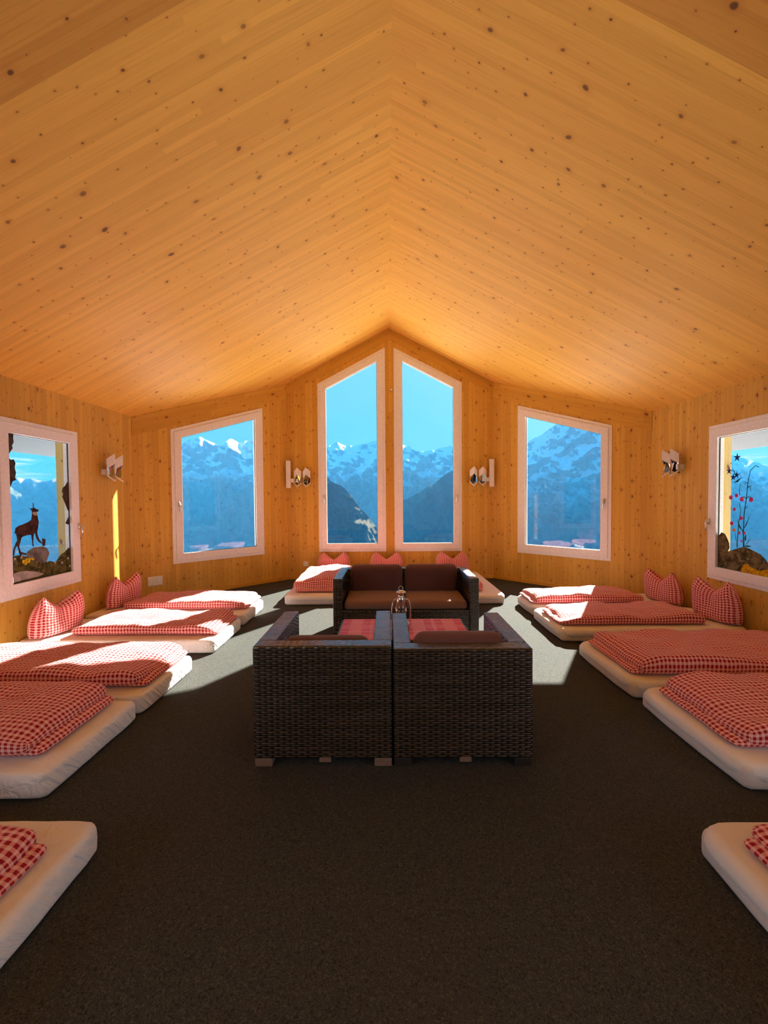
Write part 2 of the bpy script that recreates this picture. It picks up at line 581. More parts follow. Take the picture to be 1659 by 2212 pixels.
def rounded_slab(name, size, r, step, material, parent=None, loc=(0, 0, 0), puff=0.0, disp=None, warp=None, rxy=None):
    """soft slab resting on z = 0 of its own frame; UV unfolds over the edges in metres"""
    hx, hy, hz = (s/2 for s in size)
    rz = min(r, hz*0.98)
    X, Y, Z = axis_pts(hx, rz, step), axis_pts(hy, rz, step), axis_pts(hz, rz, step)
    verts, faces, uvs, idx = [], [], [], {}
    rp = rxy or rz

    def vert(p):
        k = (round(p[0], 5), round(p[1], 5), round(p[2], 5))
        if k in idx:
            return idx[k]
        x, y, z = p
        # plan corners
        qx = max(-(hx-rp), min(hx-rp, x)); qy = max(-(hy-rp), min(hy-rp, y))
        dx, dy = x-qx, y-qy
        mx = max(abs(dx), abs(dy)); ln = math.hypot(dx, dy)
        if ln > 1e-9 and abs(dx) > 1e-9 and abs(dy) > 1e-9:
            x, y = qx + dx*mx/ln, qy + dy*mx/ln
        # rim: how far into the rim in plan, and in height
        qx = max(-(hx-rp), min(hx-rp, x)); qy = max(-(hy-rp), min(hy-rp, y))
        out = Vector((x-qx, y-qy, 0))
        d = out.length - (rp-rz)
        ez = max(0.0, abs(z)-(hz-rz))
        if d > 0 and ez > 0:
            l2 = math.hypot(d, ez); mm = max(d, ez)
            s = mm/l2
            nd, nz = d*s, ez*s
            o = out.normalized()*(rp-rz+nd)
            x, y = qx+o.x, qy+o.y
            z = math.copysign(hz-rz+nz, z)
        if puff:
            z += math.copysign(puff, z)*max(0, 1-(x/hx)**2)**0.5*max(0, 1-(y/hy)**2)**0.5*(abs(z)/hz) if z > 0 else 0
        co = Vector((x, y, z+hz))
        if disp:
            co = disp(co, (x/hx, y/hy, z/hz))
        if warp:
            co = warp(co)
        idx[k] = len(verts)
        verts.append(co)
        return idx[k]

    def grid(A, B, f, uvf, flip):
        for i in range(len(A)-1):
            for j in range(len(B)-1):
                q = [(A[i], B[j]), (A[i+1], B[j]), (A[i+1], B[j+1]), (A[i], B[j+1])]
                if flip:
                    q = q[::-1]
                faces.append([vert(f(a, b)) for a, b in q])
                uvs.extend(uvf(a, b) for a, b in q)
    grid(X, Y, lambda a, b: (a, b, hz), lambda a, b: (a, b), False)
    grid(X, Y, lambda a, b: (a, b, -hz), lambda a, b: (a, b), True)
    grid(X, Z, lambda a, b: (a, -hy, b), lambda a, b: (a, -hy-(hz-b)), False)
    grid(X, Z, lambda a, b: (a, hy, b), lambda a, b: (a, hy+(hz-b)), True)
    grid(Y, Z, lambda a, b: (hx, a, b), lambda a, b: (hx+(hz-b), a), False)
    grid(Y, Z, lambda a, b: (-hx, a, b), lambda a, b: (-hx-(hz-b), a), True)
    loc = Vector(loc)
    ob = link_mesh(name, [v+loc for v in verts], faces, material, parent, uvs, True)
    return ob


def inset_poly(poly, d):
    """offset a convex counter-clockwise polygon inwards by d"""
    n = len(poly)
    res = []
    for i in range(n):
        p0, p1, p2 = (Vector(poly[(i+k) % n]) for k in (-1, 0, 1))
        e1, e2 = (p1-p0).normalized(), (p2-p1).normalized()
        n1, n2 = Vector((-e1.y, e1.x)), Vector((-e2.y, e2.x))
        a, b = p1+n1*d, p1+n2*d
        den = e1.x*e2.y - e1.y*e2.x
        if abs(den) < 1e-9:
            res.append(tuple(a))
            continue
        t = ((b.x-a.x)*e2.y - (b.y-a.y)*e2.x)/den
        res.append(tuple(a+e1*t))
    return res


def inside(p, poly):
    c = False
    j = len(poly)-1
    for i in range(len(poly)):
        xi, yi = poly[i]; xj, yj = poly[j]
        if (yi > p[1]) != (yj > p[1]) and p[0] < (xj-xi)*(p[1]-yi)/(yj-yi)+xi:
            c = not c
        j = i
    return c


class Wall:
    """vertical wall plane: (u, z) in metres, u runs rightwards seen from inside, n points into the room"""
    def __init__(self, a, b):
        self.a = Vector((a[0], a[1], 0)); self.b = Vector((b[0], b[1], 0))
        self.t = (self.b-self.a).normalized()
        self.n = Vector((self.t.y, -self.t.x, 0))
        self.len = (self.b-self.a).length

    def p(self, u, z, d=0.0):
        return self.a + self.t*u + Vector((0, 0, z)) + self.n*d


def tri_with_holes(outline, holes):
    pts = list(outline); edges = [(i, (i+1) % len(outline)) for i in range(len(outline))]
    for h in holes:
        k = len(pts)
        pts += list(h)
        edges += [(k+i, k+(i+1) % len(h)) for i in range(len(h))]
    V, _, Fc, *_r = delaunay_2d_cdt([Vector(p) for p in pts], edges, [], 1, 1e-6)
    out = []
    for f in Fc:
        c = sum((V[i] for i in f), Vector((0, 0)))/len(f)
        if inside(c, outline) and not any(inside(c, h) for h in holes):
            out.append(list(f))
    return [tuple(v) for v in V], out


WT = 0.25          # wall thickness


def wall_obj(name, wl, outline, holes, miter0=0.0, miter1=0.0, thick=WT):
    verts, faces, uvs, mi = [], [], [], []
    V, T = tri_with_holes(outline, holes)
    for side in (0, 1):
        base = len(verts)
        for u, z in V:
            if side == 1:
                f = u/wl.len
                uo = u + (-miter0 if f < 0.001 else (miter1 if f > 0.999 else 0))
                verts.append(wl.p(uo, z, -thick))
            else:
                verts.append(wl.p(u, z))
        for f in T:
            g = f if side else f[::-1]
            faces.append([base+i for i in g]); mi.append(0)
            uvs += [(V[i][1], V[i][0]) for i in g]
    for h in holes:
        k = len(h)
        for i in range(k):
            p, q = h[i], h[(i+1) % k]
            b = len(verts)
            verts += [wl.p(*p), wl.p(*q), wl.p(*q, -thick), wl.p(*p, -thick)]
            faces.append([b, b+1, b+2, b+3]); mi.append(1)
            L = math.hypot(q[0]-p[0], q[1]-p[1])
            uvs += [(0, 0), (L, 0), (L, thick), (0, thick)]
    ob = link_mesh(name, verts, faces, [M_WALL, M_REVEAL], None, uvs)
    ob.data.polygons.foreach_set('material_index', mi)
    return struct(ob)


def ring_obj(name, wl, outer, inner, d0, d1, material, parent):
    """frame ring between two polygons, from depth d0 (outside) to d1 (room side)"""
    verts, faces, uvs = [], [], []
    k = len(outer)
    for d in (d0, d1):
        verts += [wl.p(u, z, d) for u, z in outer] + [wl.p(u, z, d) for u, z in inner]
    for i in range(k):
        j = (i+1) % k
        A = (i, j, k+j, k+i)
        faces.append([2*k+x for x in A]); faces.append(list(A[::-1]))
        faces.append([i, 2*k+i, 2*k+j, j][::-1])
        faces.append([k+i, k+j, 3*k+j, 3*k+i][::-1])
    for f in faces:
        uvs += [(verts[i].z, verts[i].x+verts[i].y) for i in f]
    ob = link_mesh(name, verts, faces, material, parent, uvs)
    bv = ob.modifiers.new('bevel', 'BEVEL')
    bv.width = 0.004; bv.segments = 2
    return ob


win_no = 0


def make_window(wl, poly, handle=None, lever=1, glass_d=-0.004, rim=(0.055, 0.155)):
    global win_no
    win_no += 1
    i1, i2, i3 = inset_poly(poly, rim[0]), inset_poly(poly, rim[0]-0.006), inset_poly(poly, rim[1])
    root = ring_obj('window_%d' % win_no, wl, poly, i1, -0.075, 0.014, M_WHITE, None)
    struct(root)
    ring_obj('sash', wl, i2, i3, -0.055, 0.030, M_WHITE, root)
    ring_obj('gasket', wl, inset_poly(poly, rim[1]-0.004), inset_poly(poly, rim[1]+0.006), -0.010, 0.002, M_GASKET, root)
    g = inset_poly(poly, rim[1]-0.005)
    link_mesh('pane', [wl.p(u, z, glass_d) for u, z in g], [list(range(len(g)))[::-1]], M_GLASS, root, [(0, 0)]*len(g))
    if handle:
        u, z = handle
        bm = bmesh.new()
        P = lambda a, b, d: wl.p(u+a, z+b, d)
        # rosette, spindle and lever
        add_tube(bm, [P(0, -0.035, 0.034), P(0, 0.035, 0.034)], 0.013, 8)
        add_tube(bm, [P(0, 0.01, 0.03), P(0, 0.01, 0.075)], 0.008, 8)
        add_tube(bm, [P(0, 0.014, 0.07), P(0.004*lever, -0.03, 0.074), P(0.002*lever, -0.115, 0.066)], [0.010, 0.010, 0.008], 8)
        h = link_bm('handle', bm, M_METAL, root, True)
        h['label'] = 'steel lever handle'
    return root


# ------------------------------------------------------------------ room shell
A, YC, B, YB, ZR, SL = 1.910, 8.067, 3.679, 6.185, 4.605, 0.523
YBACK = -4.6


def zc(x):
    return ZR - SL*abs(x)


w_left = Wall((-B, YBACK), (-B, YB))
w_fl = Wall((-B, YB), (-A, YC))
w_front = Wall((-A, YC), (A, YC))
w_fr = Wall((A, YC), (B, YB))
w_right = Wall((B, YB), (B, YBACK))
w_back = Wall((B, YBACK), (-B, YBACK))

ze, za = zc(B), zc(A)
L45 = w_fl.len
# window outlines, counter-clockwise in (u, z)
win_fl = [((1-0.7967)*L45, 0.519), ((1-0.1926)*L45, 0.519), ((1-0.1926)*L45, 3.106), ((1-0.7967)*L45, 2.558)]
win_fr = [(0.1926*L45, 0.519), (0.7967*L45, 0.519), (0.7967*L45, 2.558), (0.1926*L45, 3.106)]
win_cl = [(A-1.326, 0.510), (A-0.079, 0.510), (A-0.079, 4.262), (A-1.326, 3.608)]
win_cr = [(A+0.079, 0.510), (A+1.326, 0.510), (A+1.326, 3.608), (A+0.079, 4.262)]
y0s, y1s = 3.985, 5.077
win_l = [(y0s-YBACK, 0.542), (y1s-YBACK, 0.542), (y1s-YBACK, 2.290), (y0s-YBACK, 2.290)]
win_r = [(YB-y1s, 0.542), (YB-y0s, 0.542), (YB-y0s, 2.290), (YB-y1s, 2.290)]

floor_poly = [(-B, YBACK), (B, YBACK), (B, YB), (A, YC), (-A, YC), (-B, YB)]
fl = link_mesh('floor', [(x, y, 0) for x, y in floor_poly] + [(x*1.08, y+(0.25 if y > 0 else -0.25), -0.3) for x, y in floor_poly],
               [[0, 1, 2, 3, 4, 5]] + [[(i+1) % 6, i, 6+i, 6+(i+1) % 6] for i in range(6)], M_CARPET, None, None)
struct(fl)

T22 = math.tan(math.radians(22.5))*WT
rear_l = [[(a-YBACK, 0.542), (a+1.9-YBACK, 0.542), (a+1.9-YBACK, 2.290), (a-YBACK, 2.290)] for a in (-3.9, -1.4)]  # unseen window openings, added to let the fill lights in
rear_r = [[(YB-a-1.9, 0.542), (YB-a, 0.542), (YB-a, 2.290), (YB-a-1.9, 2.290)] for a in (-3.9, -1.4)]
wall_obj('wall_left', w_left, [(0, 0), (w_left.len, 0), (w_left.len, ze), (0, ze)], [win_l] + rear_l, WT, T22)
wall_obj('wall_front_left', w_fl, [(0, 0), (L45, 0), (L45, za), (0, ze)], [win_fl], T22, T22)
wall_obj('wall_front', w_front, [(0, 0), (2*A, 0), (2*A, za), (A, ZR), (0, za)], [win_cl, win_cr], T22, T22)
wall_obj('wall_front_right', w_fr, [(0, 0), (L45, 0), (L45, ze), (0, za)], [win_fr], T22, T22)
wall_obj('wall_right', w_right, [(0, 0), (w_right.len, 0), (w_right.len, ze), (0, ze)], [win_r] + rear_r, T22, WT)
wall_obj('wall_back', w_back, [(0, 0), (2*B, 0), (2*B, ze), (B, ZR), (0, ze)], [], WT, WT)

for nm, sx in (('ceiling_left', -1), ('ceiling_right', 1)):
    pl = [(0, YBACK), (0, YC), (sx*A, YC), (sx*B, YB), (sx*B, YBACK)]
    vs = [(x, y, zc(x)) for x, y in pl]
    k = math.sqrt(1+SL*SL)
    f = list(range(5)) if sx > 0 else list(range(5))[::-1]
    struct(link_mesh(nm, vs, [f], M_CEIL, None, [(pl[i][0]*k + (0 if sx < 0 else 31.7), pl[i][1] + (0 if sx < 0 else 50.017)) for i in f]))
    # roof build-up above, with eaves along the side wall only
    eave = 4.78
    pr = [(0, YBACK-0.5), (0, YC+0.25), (sx*(A+0.12), YC+0.25), (sx*(B+0.30), YB+0.70), (sx*eave, YB+0.65), (sx*eave, YBACK-0.5)]
    lo = [(x, y, zc(x)+0.012) for x, y in pr]
    hi = [(x, y, zc(x)+0.26) for x, y in pr]
    fs = [list(range(6)), list(range(6, 12))[::-1]] + [[i, (i+1) % 6, 6+(i+1) % 6, 6+i] for i in range(6)]
    struct(link_mesh('roof_left' if sx < 0 else 'roof_right', lo+hi, fs, M_ROOF))

# horizontal top plates along the raked wall heads
tn = 0
for wl, segs in ((w_fl, [((0, ze), (L45, za))]), (w_fr, [((0, za), (L45, ze))]), (w_front, [((0, za), (A, ZR)), ((A, ZR), (2*A, za))])):
    for (u0, z0), (u1, z1) in segs:
        tn += 1
        hgt = 0.27 if wl is not w_front else 0.20
        d = 0.009
        vs = [wl.p(u0, z0-hgt, 0), wl.p(u1, z1-hgt, 0), wl.p(u1, z1, 0), wl.p(u0, z0, 0),
              wl.p(u0, z0-hgt, d), wl.p(u1, z1-hgt, d), wl.p(u1, z1, d), wl.p(u0, z0, d)]
        fs = [[4, 5, 6, 7][::-1], [0, 1, 5, 4][::-1], [3, 7, 6, 2][::-1], [0, 4, 7, 3][::-1], [1, 2, 6, 5][::-1]]
        L = math.hypot(u1-u0, z1-z0)
        uvp = {4: (0, 0), 5: (L, 0), 6: (L, hgt), 7: (0, hgt), 0: (0, 0.3), 1: (L, 0.3), 2: (L, 0.5), 3: (0, 0.5)}
        struct(link_mesh('trim_%d' % tn, vs, fs, M_BAND, None, [(uvp[i][0]+tn*1.7, uvp[i][1]) for f in fs for i in f]))

for nm, wl in (('baseboard_left', w_left), ('baseboard_front_left', w_fl), ('baseboard_front', w_front), ('baseboard_front_right', w_fr), ('baseboard_right', w_right)):
    vs = [wl.p(u, z, d) for u in (0, wl.len) for z, d in ((0, 0), (0, 0.016), (0.045, 0.016), (0.055, 0.010), (0.055, 0))]
    fs = [[i, i+1, 6+i, 5+i] for i in range(4)]
    uvq = [(u, [0, 0.0, 0.04, 0.05, 0.055][i]) for u in (0, wl.len) for i in range(5)]
    struct(link_mesh(nm, vs, fs, M_BAND, None, [uvq[i] for f in fs for i in f]))

make_window(w_left, win_l, (y1s-0.045-YBACK, 1.20), 1, rim=(0.05, 0.145))
make_window(w_fl, win_fl, (win_fl[0][0]+0.095, 1.43), 1)
make_window(w_front, win_cl, (win_cl[0][0]+0.105, 1.53), 1)
make_window(w_front, win_cr, (win_cr[1][0]-0.105, 1.53), -1)
make_window(w_fr, win_fr, (win_fr[1][0]-0.095, 1.43), -1)
make_window(w_right, win_r, (YB-y1s+0.045, 1.20), 1, rim=(0.05, 0.145))

for q in rear_l:  # added windows behind the camera, glazing the fill light openings
    make_window(w_left, q)
for q in rear_r:
    make_window(w_right, q)

# ------------------------------------------------------------------ outside: added bounce terrace, valley and mountains
terr = [(-9, -9), (9, -9), (9, 11), (6, 14.5), (-6, 14.5), (-9, 11)]
struct(link_mesh('bounce_ground', [(x, y, -0.32) for x, y in terr], [list(range(6))], M_BOUNCE))  # white surface added to bounce sunlight up through the windows


def lerp_profile(prof, az):
    if az <= prof[0][0]:
        return prof[0][1]
    for (a0, e0), (a1, e1) in zip(prof, prof[1:]):
        if az <= a1:
            f = (az-a0)/(a1-a0)
            return e0+(e1-e0)*f
    return prof[-1][1]


def mountain(name, prof, r_top, r_bot, el_bot, az0, az1, step, rows, relief, jag, seed, material):
    cols = int((az1-az0)/step)+1
    verts, faces = [], []
    for i in range(cols):
        az = az0 + (az1-az0)*i/(cols-1)
        top = lerp_profile(prof, az)
        top += jag*(noise.fractal(Vector((az*0.9, seed, 0)), 1.0, 2.1, 5) + 0.35*abs(noise.noise(Vector((az*3.7, seed+9, 0)))))
        sa, ca = math.sin(math.radians(az)), math.cos(math.radians(az))
        for j in range(rows):
            t = j/(rows-1)
            el = top + (el_bot-top)*t
            r = r_top + (r_bot-r_top)*t**0.8
            q = Vector((az*0.42, el*0.42, seed*3.3))
            rid = noise.ridged_multi_fractal(q, 1.0, 2.05, 6, 1.0, 2.0)
            f2 = noise.fractal(Vector((az*0.16+el*0.06, el*0.10, seed*1.7)), 0.9, 2.2, 4)
            r -= relief*(rid-0.9)*(0.25+min(1.0, t*4)*0.75) + relief*1.3*f2
            verts.append((r*sa, r*ca, 1.485 + r*math.tan(math.radians(el))))
    for i in range(cols-1):
        for j in range(rows-1):
            a = i*rows+j
            faces.append([a, a+1, a+rows+1, a+rows])
    ob = link_mesh(name, verts, faces, material, None, None, True)
    return struct(ob)


main_prof = [(-62, 0.8), (-46, 1.4), (-41, 2.4), (-38, 2.2), (-33, 3.8), (-29, 5.2), (-25.5, 6.6), (-24.3, 7.3), (-23.2, 7.6), (-21.6, 6.9), (-20.9, 6.7), (-19.7, 7.6), (-18.8, 7.1), (-17.4, 7.5), (-14, 7.0),
             (-9, 6.5), (-7.6, 6.9), (-6.5, 7.5), (-5.4, 6.9), (-4.2, 7.0), (-3.0, 7.2), (-1.5, 7.6), (0, 7.5), (2.0, 7.0), (2.9, 6.9), (3.8, 6.2), (4.8, 6.1), (6.4, 6.4), (8.4, 6.8), (12, 6.6), (16, 6.9), (20, 7.2), (30, 5.0), (36, 2.6), (40, 2.2), (62, 0.8)]
M_MAIN = rock_snow_mat('snowy_rock_face', 60.0, 170.0, 1.0)
mountain('mountain_ridge', main_prof, 2300, 1900, -11, -62, 62, 0.14, 120, 62, 0.16, 2.0, M_MAIN)
right_prof = [(12.5, -4.0), (14.5, 1.0), (16.0, 4.6), (17.6, 6.6), (18.5, 7.3), (19.4, 7.6), (20.2, 8.3), (21.2, 8.9), (22.5, 9.6), (24, 10.4), (26, 10.9), (28, 10.4), (31, 8.6), (35, 5.2), (38.5, 4.1), (39.8, 3.5), (41.5, 2.6), (46, 1.5), (54, 0.8)]
M_RIGHT = rock_snow_mat('snow_streaked_north_face', -40.0, 150.0, 4.0)
mountain('mountain_peak', right_prof, 2150, 1830, -11, 12.5, 54, 0.12, 130, 55, 0.14, 7.0, M_RIGHT)
hill_prof = [(-13.5, 6.0), (-10.5, 5.0), (-9.0, 4.2), (-7.9, 2.9), (-6.9, 2.2), (-5.6, 1.4), (-4.6, 0.3), (-3.6, -1.2), (-2.6, -2.3), (-1.6, -3.6), (0.4, -6.5), (2.0, -9.5)]
M_HILL = rock_snow_mat('grassy_alp_slope', 150.0, 220.0, 9.0, (0.10, 0.08, 0.045), (0.045, 0.05, 0.035), 0.02)
mountain('hill_left', hill_prof, 1000, 915, -11, -13.5, 2.0, 0.09, 70, 34, 0.25, 12.0, M_HILL)
spur_prof = [(-4.0, -9.0), (1.0, -0.8), (2.2, -0.1), (3.6, 0.5), (5.0, 1.3), (6.3, 2.1), (7.4, 2.9), (8.6, 3.7), (11, 4.6), (14, 4.2), (17, 1.0)]
M_SPUR = rock_snow_mat('dark_forested_spur', 110.0, 190.0, 14.0, (0.09, 0.10, 0.09), (0.045, 0.065, 0.05), 0.016)
mountain('hill_right', spur_prof, 1280, 1120, -11, -4, 17, 0.10, 70, 30, 0.18, 17.0, M_SPUR)


def valley_haze():
    """blue morning haze filling the valley between the terrace and the ridges"""
    r0, r1, top, bot = 260.0, 2700.0, math.radians(24.0), -520.0
    azs = [math.radians(a) for a in range(-72, 73, 8)]
    vs = []
    for a in azs:
        s, c = math.sin(a), math.cos(a)
        vs += [(r0*s, r0*c, bot), (r1*s, r1*c, bot), (r1*s, r1*c, r1*math.tan(top)), (r0*s, r0*c, r0*math.tan(top))]
    fs = [[0, 1, 2, 3]]
    k = len(azs)
    for i in range(k-1):
        for j in range(4):
            fs.append([4*i+j, 4*i+4+j, 4*i+4+(j+1) % 4, 4*i+(j+1) % 4])
    fs.append([4*(k-1)+j for j in (3, 2, 1, 0)])
    mt, t = mat('valley_haze')
    v = t.n('ShaderNodeVolumeScatter')
    v.inputs['Color'].default_value = (0.06, 0.39, 1.0, 1)
    v.inputs['Density'].default_value = HAZE
    v.inputs['Anisotropy'].default_value = 0.0
    t.out(None, v.outputs[0])
    ob = link_mesh('haze', vs, fs, mt)
    bm = bmesh.new(); bm.from_mesh(ob.data)
    bmesh.ops.recalc_face_normals(bm, faces=bm.faces[:])
    bm.to_mesh(ob.data); bm.free()
    ob['kind'] = 'structure'
    return ob


HAZE = 1.95e-4
valley_haze()


# ------------------------------------------------------------------ mattresses, duvets, pillows
MH = 0.14


def mattress(x0, x1, y0, y1, label, group, fitted, seed):
    """x0..x1 along the sleeper, foot towards the middle of the room"""
    root = empty('mattress', ((x0+x1)/2, (y0+y1)/2, 0))
    tag(root, label, 'mattress', group)
    sx, sy = abs(x1-x0), abs(y1-y0)
    rounded_slab('foam_core', (sx-0.012, sy-0.012, MH-0.02), 0.035, 0.25, M_TICK, root, (0, 0, 0.002), rxy=0.09)

    def disp(co, q):
        p = Vector((co.x*2.2+seed, co.y*2.2, co.z*4))
        k = noise.fractal(p, 1.0, 2.0, 3)*0.003
        side = max(abs(q[0])**12, abs(q[1])**12)
        if fitted:
            w = noise.noise(Vector((co.x*5+co.z*9, co.y*15+co.z*11, seed)))*0.010*side
        else:
            w = noise.noise(Vector((co.x*3, co.y*3, seed)))*0.005*side
        return co + Vector((math.copysign(w, q[0])*abs(q[0])**6, math.copysign(w, q[1])*abs(q[1])**6, k*(co.z/MH)))
    z0 = 0.004 if fitted else 0.040
    rounded_slab('fitted_sheet', (sx, sy, MH-z0), 0.034 if fitted else 0.050, 0.06, M_SHEETW if fitted else M_SHEET, root, (0, 0, z0), disp=disp, rxy=0.06 if fitted else 0.13)
    return root


def duvet(x0, x1, y0, y1, z0, h, label, group, seed, foot_sign, ends_back=0.05, skew=0.0, bulge=0.012):
    """a comforter folded double lengthways: lower and upper fold in one body; foot_sign says which end points into the room"""
    cx, cy, sx, sy = (x0+x1)/2, (y0+y1)/2, abs(x1-x0), abs(y1-y0)
    root = empty('duvet', (cx, cy, z0))
    tag(root, label, 'duvet', group)
    rnd = random.Random(seed)
    ph = [rnd.uniform(0, 20) for _ in range(4)]

    def mk(layer, size, loc, amp, rim):
        def disp(co, q):
            p = Vector((co.x*1.7+ph[0], co.y*1.7+ph[1], layer*5.0+seed))
            k = noise.fractal(p, 0.9, 2.1, 4)
            cr = noise.ridged_multi_fractal(Vector((co.x*2.0+ph[2], co.y*4.2+co.x*0.9, seed+layer)), 1.0, 2.1, 4, 1.0, 2.0)
            edge = max(abs(q[0])**8, abs(q[1])**8)
            wob = noise.noise(Vector((co.x*4+ph[3], co.y*4, layer*3+seed)))
            up = (k*amp + (cr-1.0)*0.010)*max(0.0, q[2])
            wob2 = noise.noise(Vector((co.x*1.3+ph[2], co.y*1.3, seed*1.3)))
            out = (0.014*wob+0.030*wob2)*edge
            tip = 0.55*abs(q[0])**14           # ends flatten to a stitched edge
            z = (co.z-size[2]/2)*(1-tip)+size[2]/2*(1-0.35*tip)
            return Vector((co.x + math.copysign(out, q[0])*abs(q[0])**4 + skew*co.y, co.y + math.copysign(out, q[1])*abs(q[1])**4, z+up))
        return rounded_slab('fold', size, rim, 0.035, M_GING, root, loc, puff=bulge, disp=disp, rxy=rim*1.3)
    hl = h*0.48
    low = mk(0, (sx, sy-0.05, hl), (0, 0, 0.0), 0.006, hl*0.49)
    hu = h*0.90
    upl = mk(1, (sx-ends_back, sy, hu), (-foot_sign*ends_back/2, 0.0, h*0.10), 0.030, hu*0.36)
    low.name = 'lower_fold'
    upl.name = 'upper_fold'
    return root


def pillow(loc, w, h, t, yaw, lean, label, group, seed, notch=0.34, tilt=0.0):
    """square feather pillow stood on edge and chopped in the middle so two corners stick up"""
    n = 34
    verts, faces, uvs = [], [], []
    for side in (1, -1):
        for i in range(n+1):
            for j in range(n+1):
                u, v = -1+2*i/n, -1+2*j/n
                top = (v+1)/2
                # outline: pinched straight sides, V notch in the head edge
                nx = u*(w/2)*(1.02 + 0.08*(1-v*v) + 0.05*(1-top) - 0.06*top**3)
                dip = notch*h*max(0.0, 1-abs(u)/0.70)**0.85*top**3 + 0.20*h*max(0.0, abs(u)-0.76)/0.24*top**3
                ear = 0.05*h*abs(u)**2*top**3
                nz = h*top*(1 - 0.0) - dip + ear - 0.02*h*(1-u*u)*(1-top)
                body = max(0, 1-u**4)**0.7*(max(0, 1-v**4)**0.62 if v > 0 else max(0, 1-v**8)**0.5)*(1-0.45*abs(u)**2*top**3)
                th = t*body*(1 - 0.45*math.exp(-(u/0.22)**2)*top**1.2)*(1.15-0.35*top)
                wr = noise.fractal(Vector((nx*7+seed, nz*7, side*2.0)), 1.0, 2.0, 3)*0.010*body
                y = side*(th+wr) + 0.05*(abs(u)**1.5)*top**2 - 0.02*top
                verts.append(Vector((nx, y, nz)))
    N1 = (n+1)*(n+1)
    for s in range(2):
        for i in range(n):
            for j in range(n):
                a = s*N1+i*(n+1)+j
                f = [a, a+n+1, a+n+2, a+1]
                if s == 1:
                    f = f[::-1]
                faces.append(f)
                for q in f:
                    k = q-s*N1
                    ii, jj = divmod(k, n+1)
                    uvs.append((ii/n*w*1.12+s*0.013, jj/n*h*1.15))
    root_m = Matrix.Translation(loc) @ Matrix.Rotation(yaw, 4, 'Z') @ Matrix.Rotation(tilt, 4, 'Y') @ Matrix.Rotation(lean, 4, 'X')
    ob = link_mesh('pillow', verts, faces, M_GING, None, uvs, True)
    bm = bmesh.new(); bm.from_mesh(ob.data)
    bmesh.ops.remove_doubles(bm, verts=bm.verts[:], dist=0.0004)
    bm.to_mesh(ob.data); bm.free()
    ob.matrix_world = root_m
    return tag(ob, label, 'pillow', group)


GM, GD, GP = 'floor mattresses laid along the walls', 'folded gingham duvets on the mattresses', 'chopped gingham pillows at the mattress heads'
LX, RX = -3.655, 3.655
beds = [
    # x head, x foot, y0, y1, fitted, duvet(x head end, x foot end, y0, y1, h), wording
    ('L', -3.25, -1.275, 0.93, 1.80, True, (-3.0, -1.36, 0.96, 1.64, 0.095), 'first bed from the camera along the left wall'),
    ('L', LX, -1.755, 2.09, 2.905, True, (-3.5, -1.87, 2.19, 2.87, 0.145), 'second bed from the camera along the left wall'),
    ('L', LX, -1.755, 2.945, 3.755, True, (-3.5, -1.80, 3.06, 3.76, 0.112), 'third along the left wall, crossed by sun stripes'),
    ('L', LX, -1.735, 4.14, 4.945, True, (-3.22, -1.77, 4.27, 4.94, 0.09), 'fourth along the left wall, below the chamois window'),
    ('L', LX, -1.745, 5.06, 5.88, True, (-3.30, -1.79, 5.27, 5.93, 0.105), 'bed in the far left corner near the double socket'),
    ('R', 3.2, 1.205, 0.88, 1.80, False, (3.0, 1.300, 0.92, 1.66, 0.10), 'first bed from the camera along the right wall'),
    ('R', RX, 1.715, 2.13, 3.085, False, (3.5, 1.79, 2.26, 2.98, 0.118), 'second bed from the camera along the right wall'),
    ('R', RX, 1.715, 3.14, 4.10, False, (3.5, 1.775, 3.22, 4.00, 0.115), 'third along the right wall, wholly in shade'),
    ('R', RX, 1.705, 4.41, 5.34, False, (3.26, 1.76, 4.52, 5.15, 0.10), 'fourth along the right wall, its foot in sun'),
    ('R', RX, 1.735, 5.40, 6.10, False, (3.18, 1.77, 5.46, 6.03, 0.105), 'bed in the far right corner below the twin lamp'),
]
for k, (side, xh, xf, y0, y1, fit, d, where) in enumerate(beds):
    cl = 'white mattress with %s sheet, ' % ('wrinkled' if fit else 'smooth')
    mattress(xh, xf, y0, y1, cl + where, GM, fit, 3.7*k)
    duvet(d[0], d[1], d[2], d[3], MH+0.004, d[4], 'folded red gingham duvet, ' + where, GD, 11+k, 1 if side == 'L' else -1)
for k, (x0, x1, word) in enumerate(((-1.53, -0.53, 'the left bed behind the sofa, below the left gable window'), (-0.49, 0.50, 'the middle bed hidden behind the wicker sofa'), (0.62, 1.60, 'the right bed behind the sofa, below the right gable window'))):
    rt = mattress(-1.0, 1.0, -0.5*(x1-x0), 0.5*(x1-x0), 'white floor mattress, ' + word, GM, False, 50+k)
    rt.location = ((x0+x1)/2, 7.04, 0)
    rt.rotation_euler = (0, 0, PI/2)
    du = duvet(-0.74, 0.68, -0.5*(x1-x0)+0.11, 0.5*(x1-x0)-(0.04 if k < 2 else 0.24), MH+0.004, 0.16 if k == 0 else 0.13,
               'folded red gingham duvet on ' + word, GD, 71+k, -1, 0.03, 0.0, 0.07 if k == 0 else 0.03)
    du.location = ((x0+x1)/2 + (0.03 if k == 0 else (-0.10 if k == 2 else 0)), 6.93, MH+0.004)
    du.rotation_euler = (0, 0, PI/2)

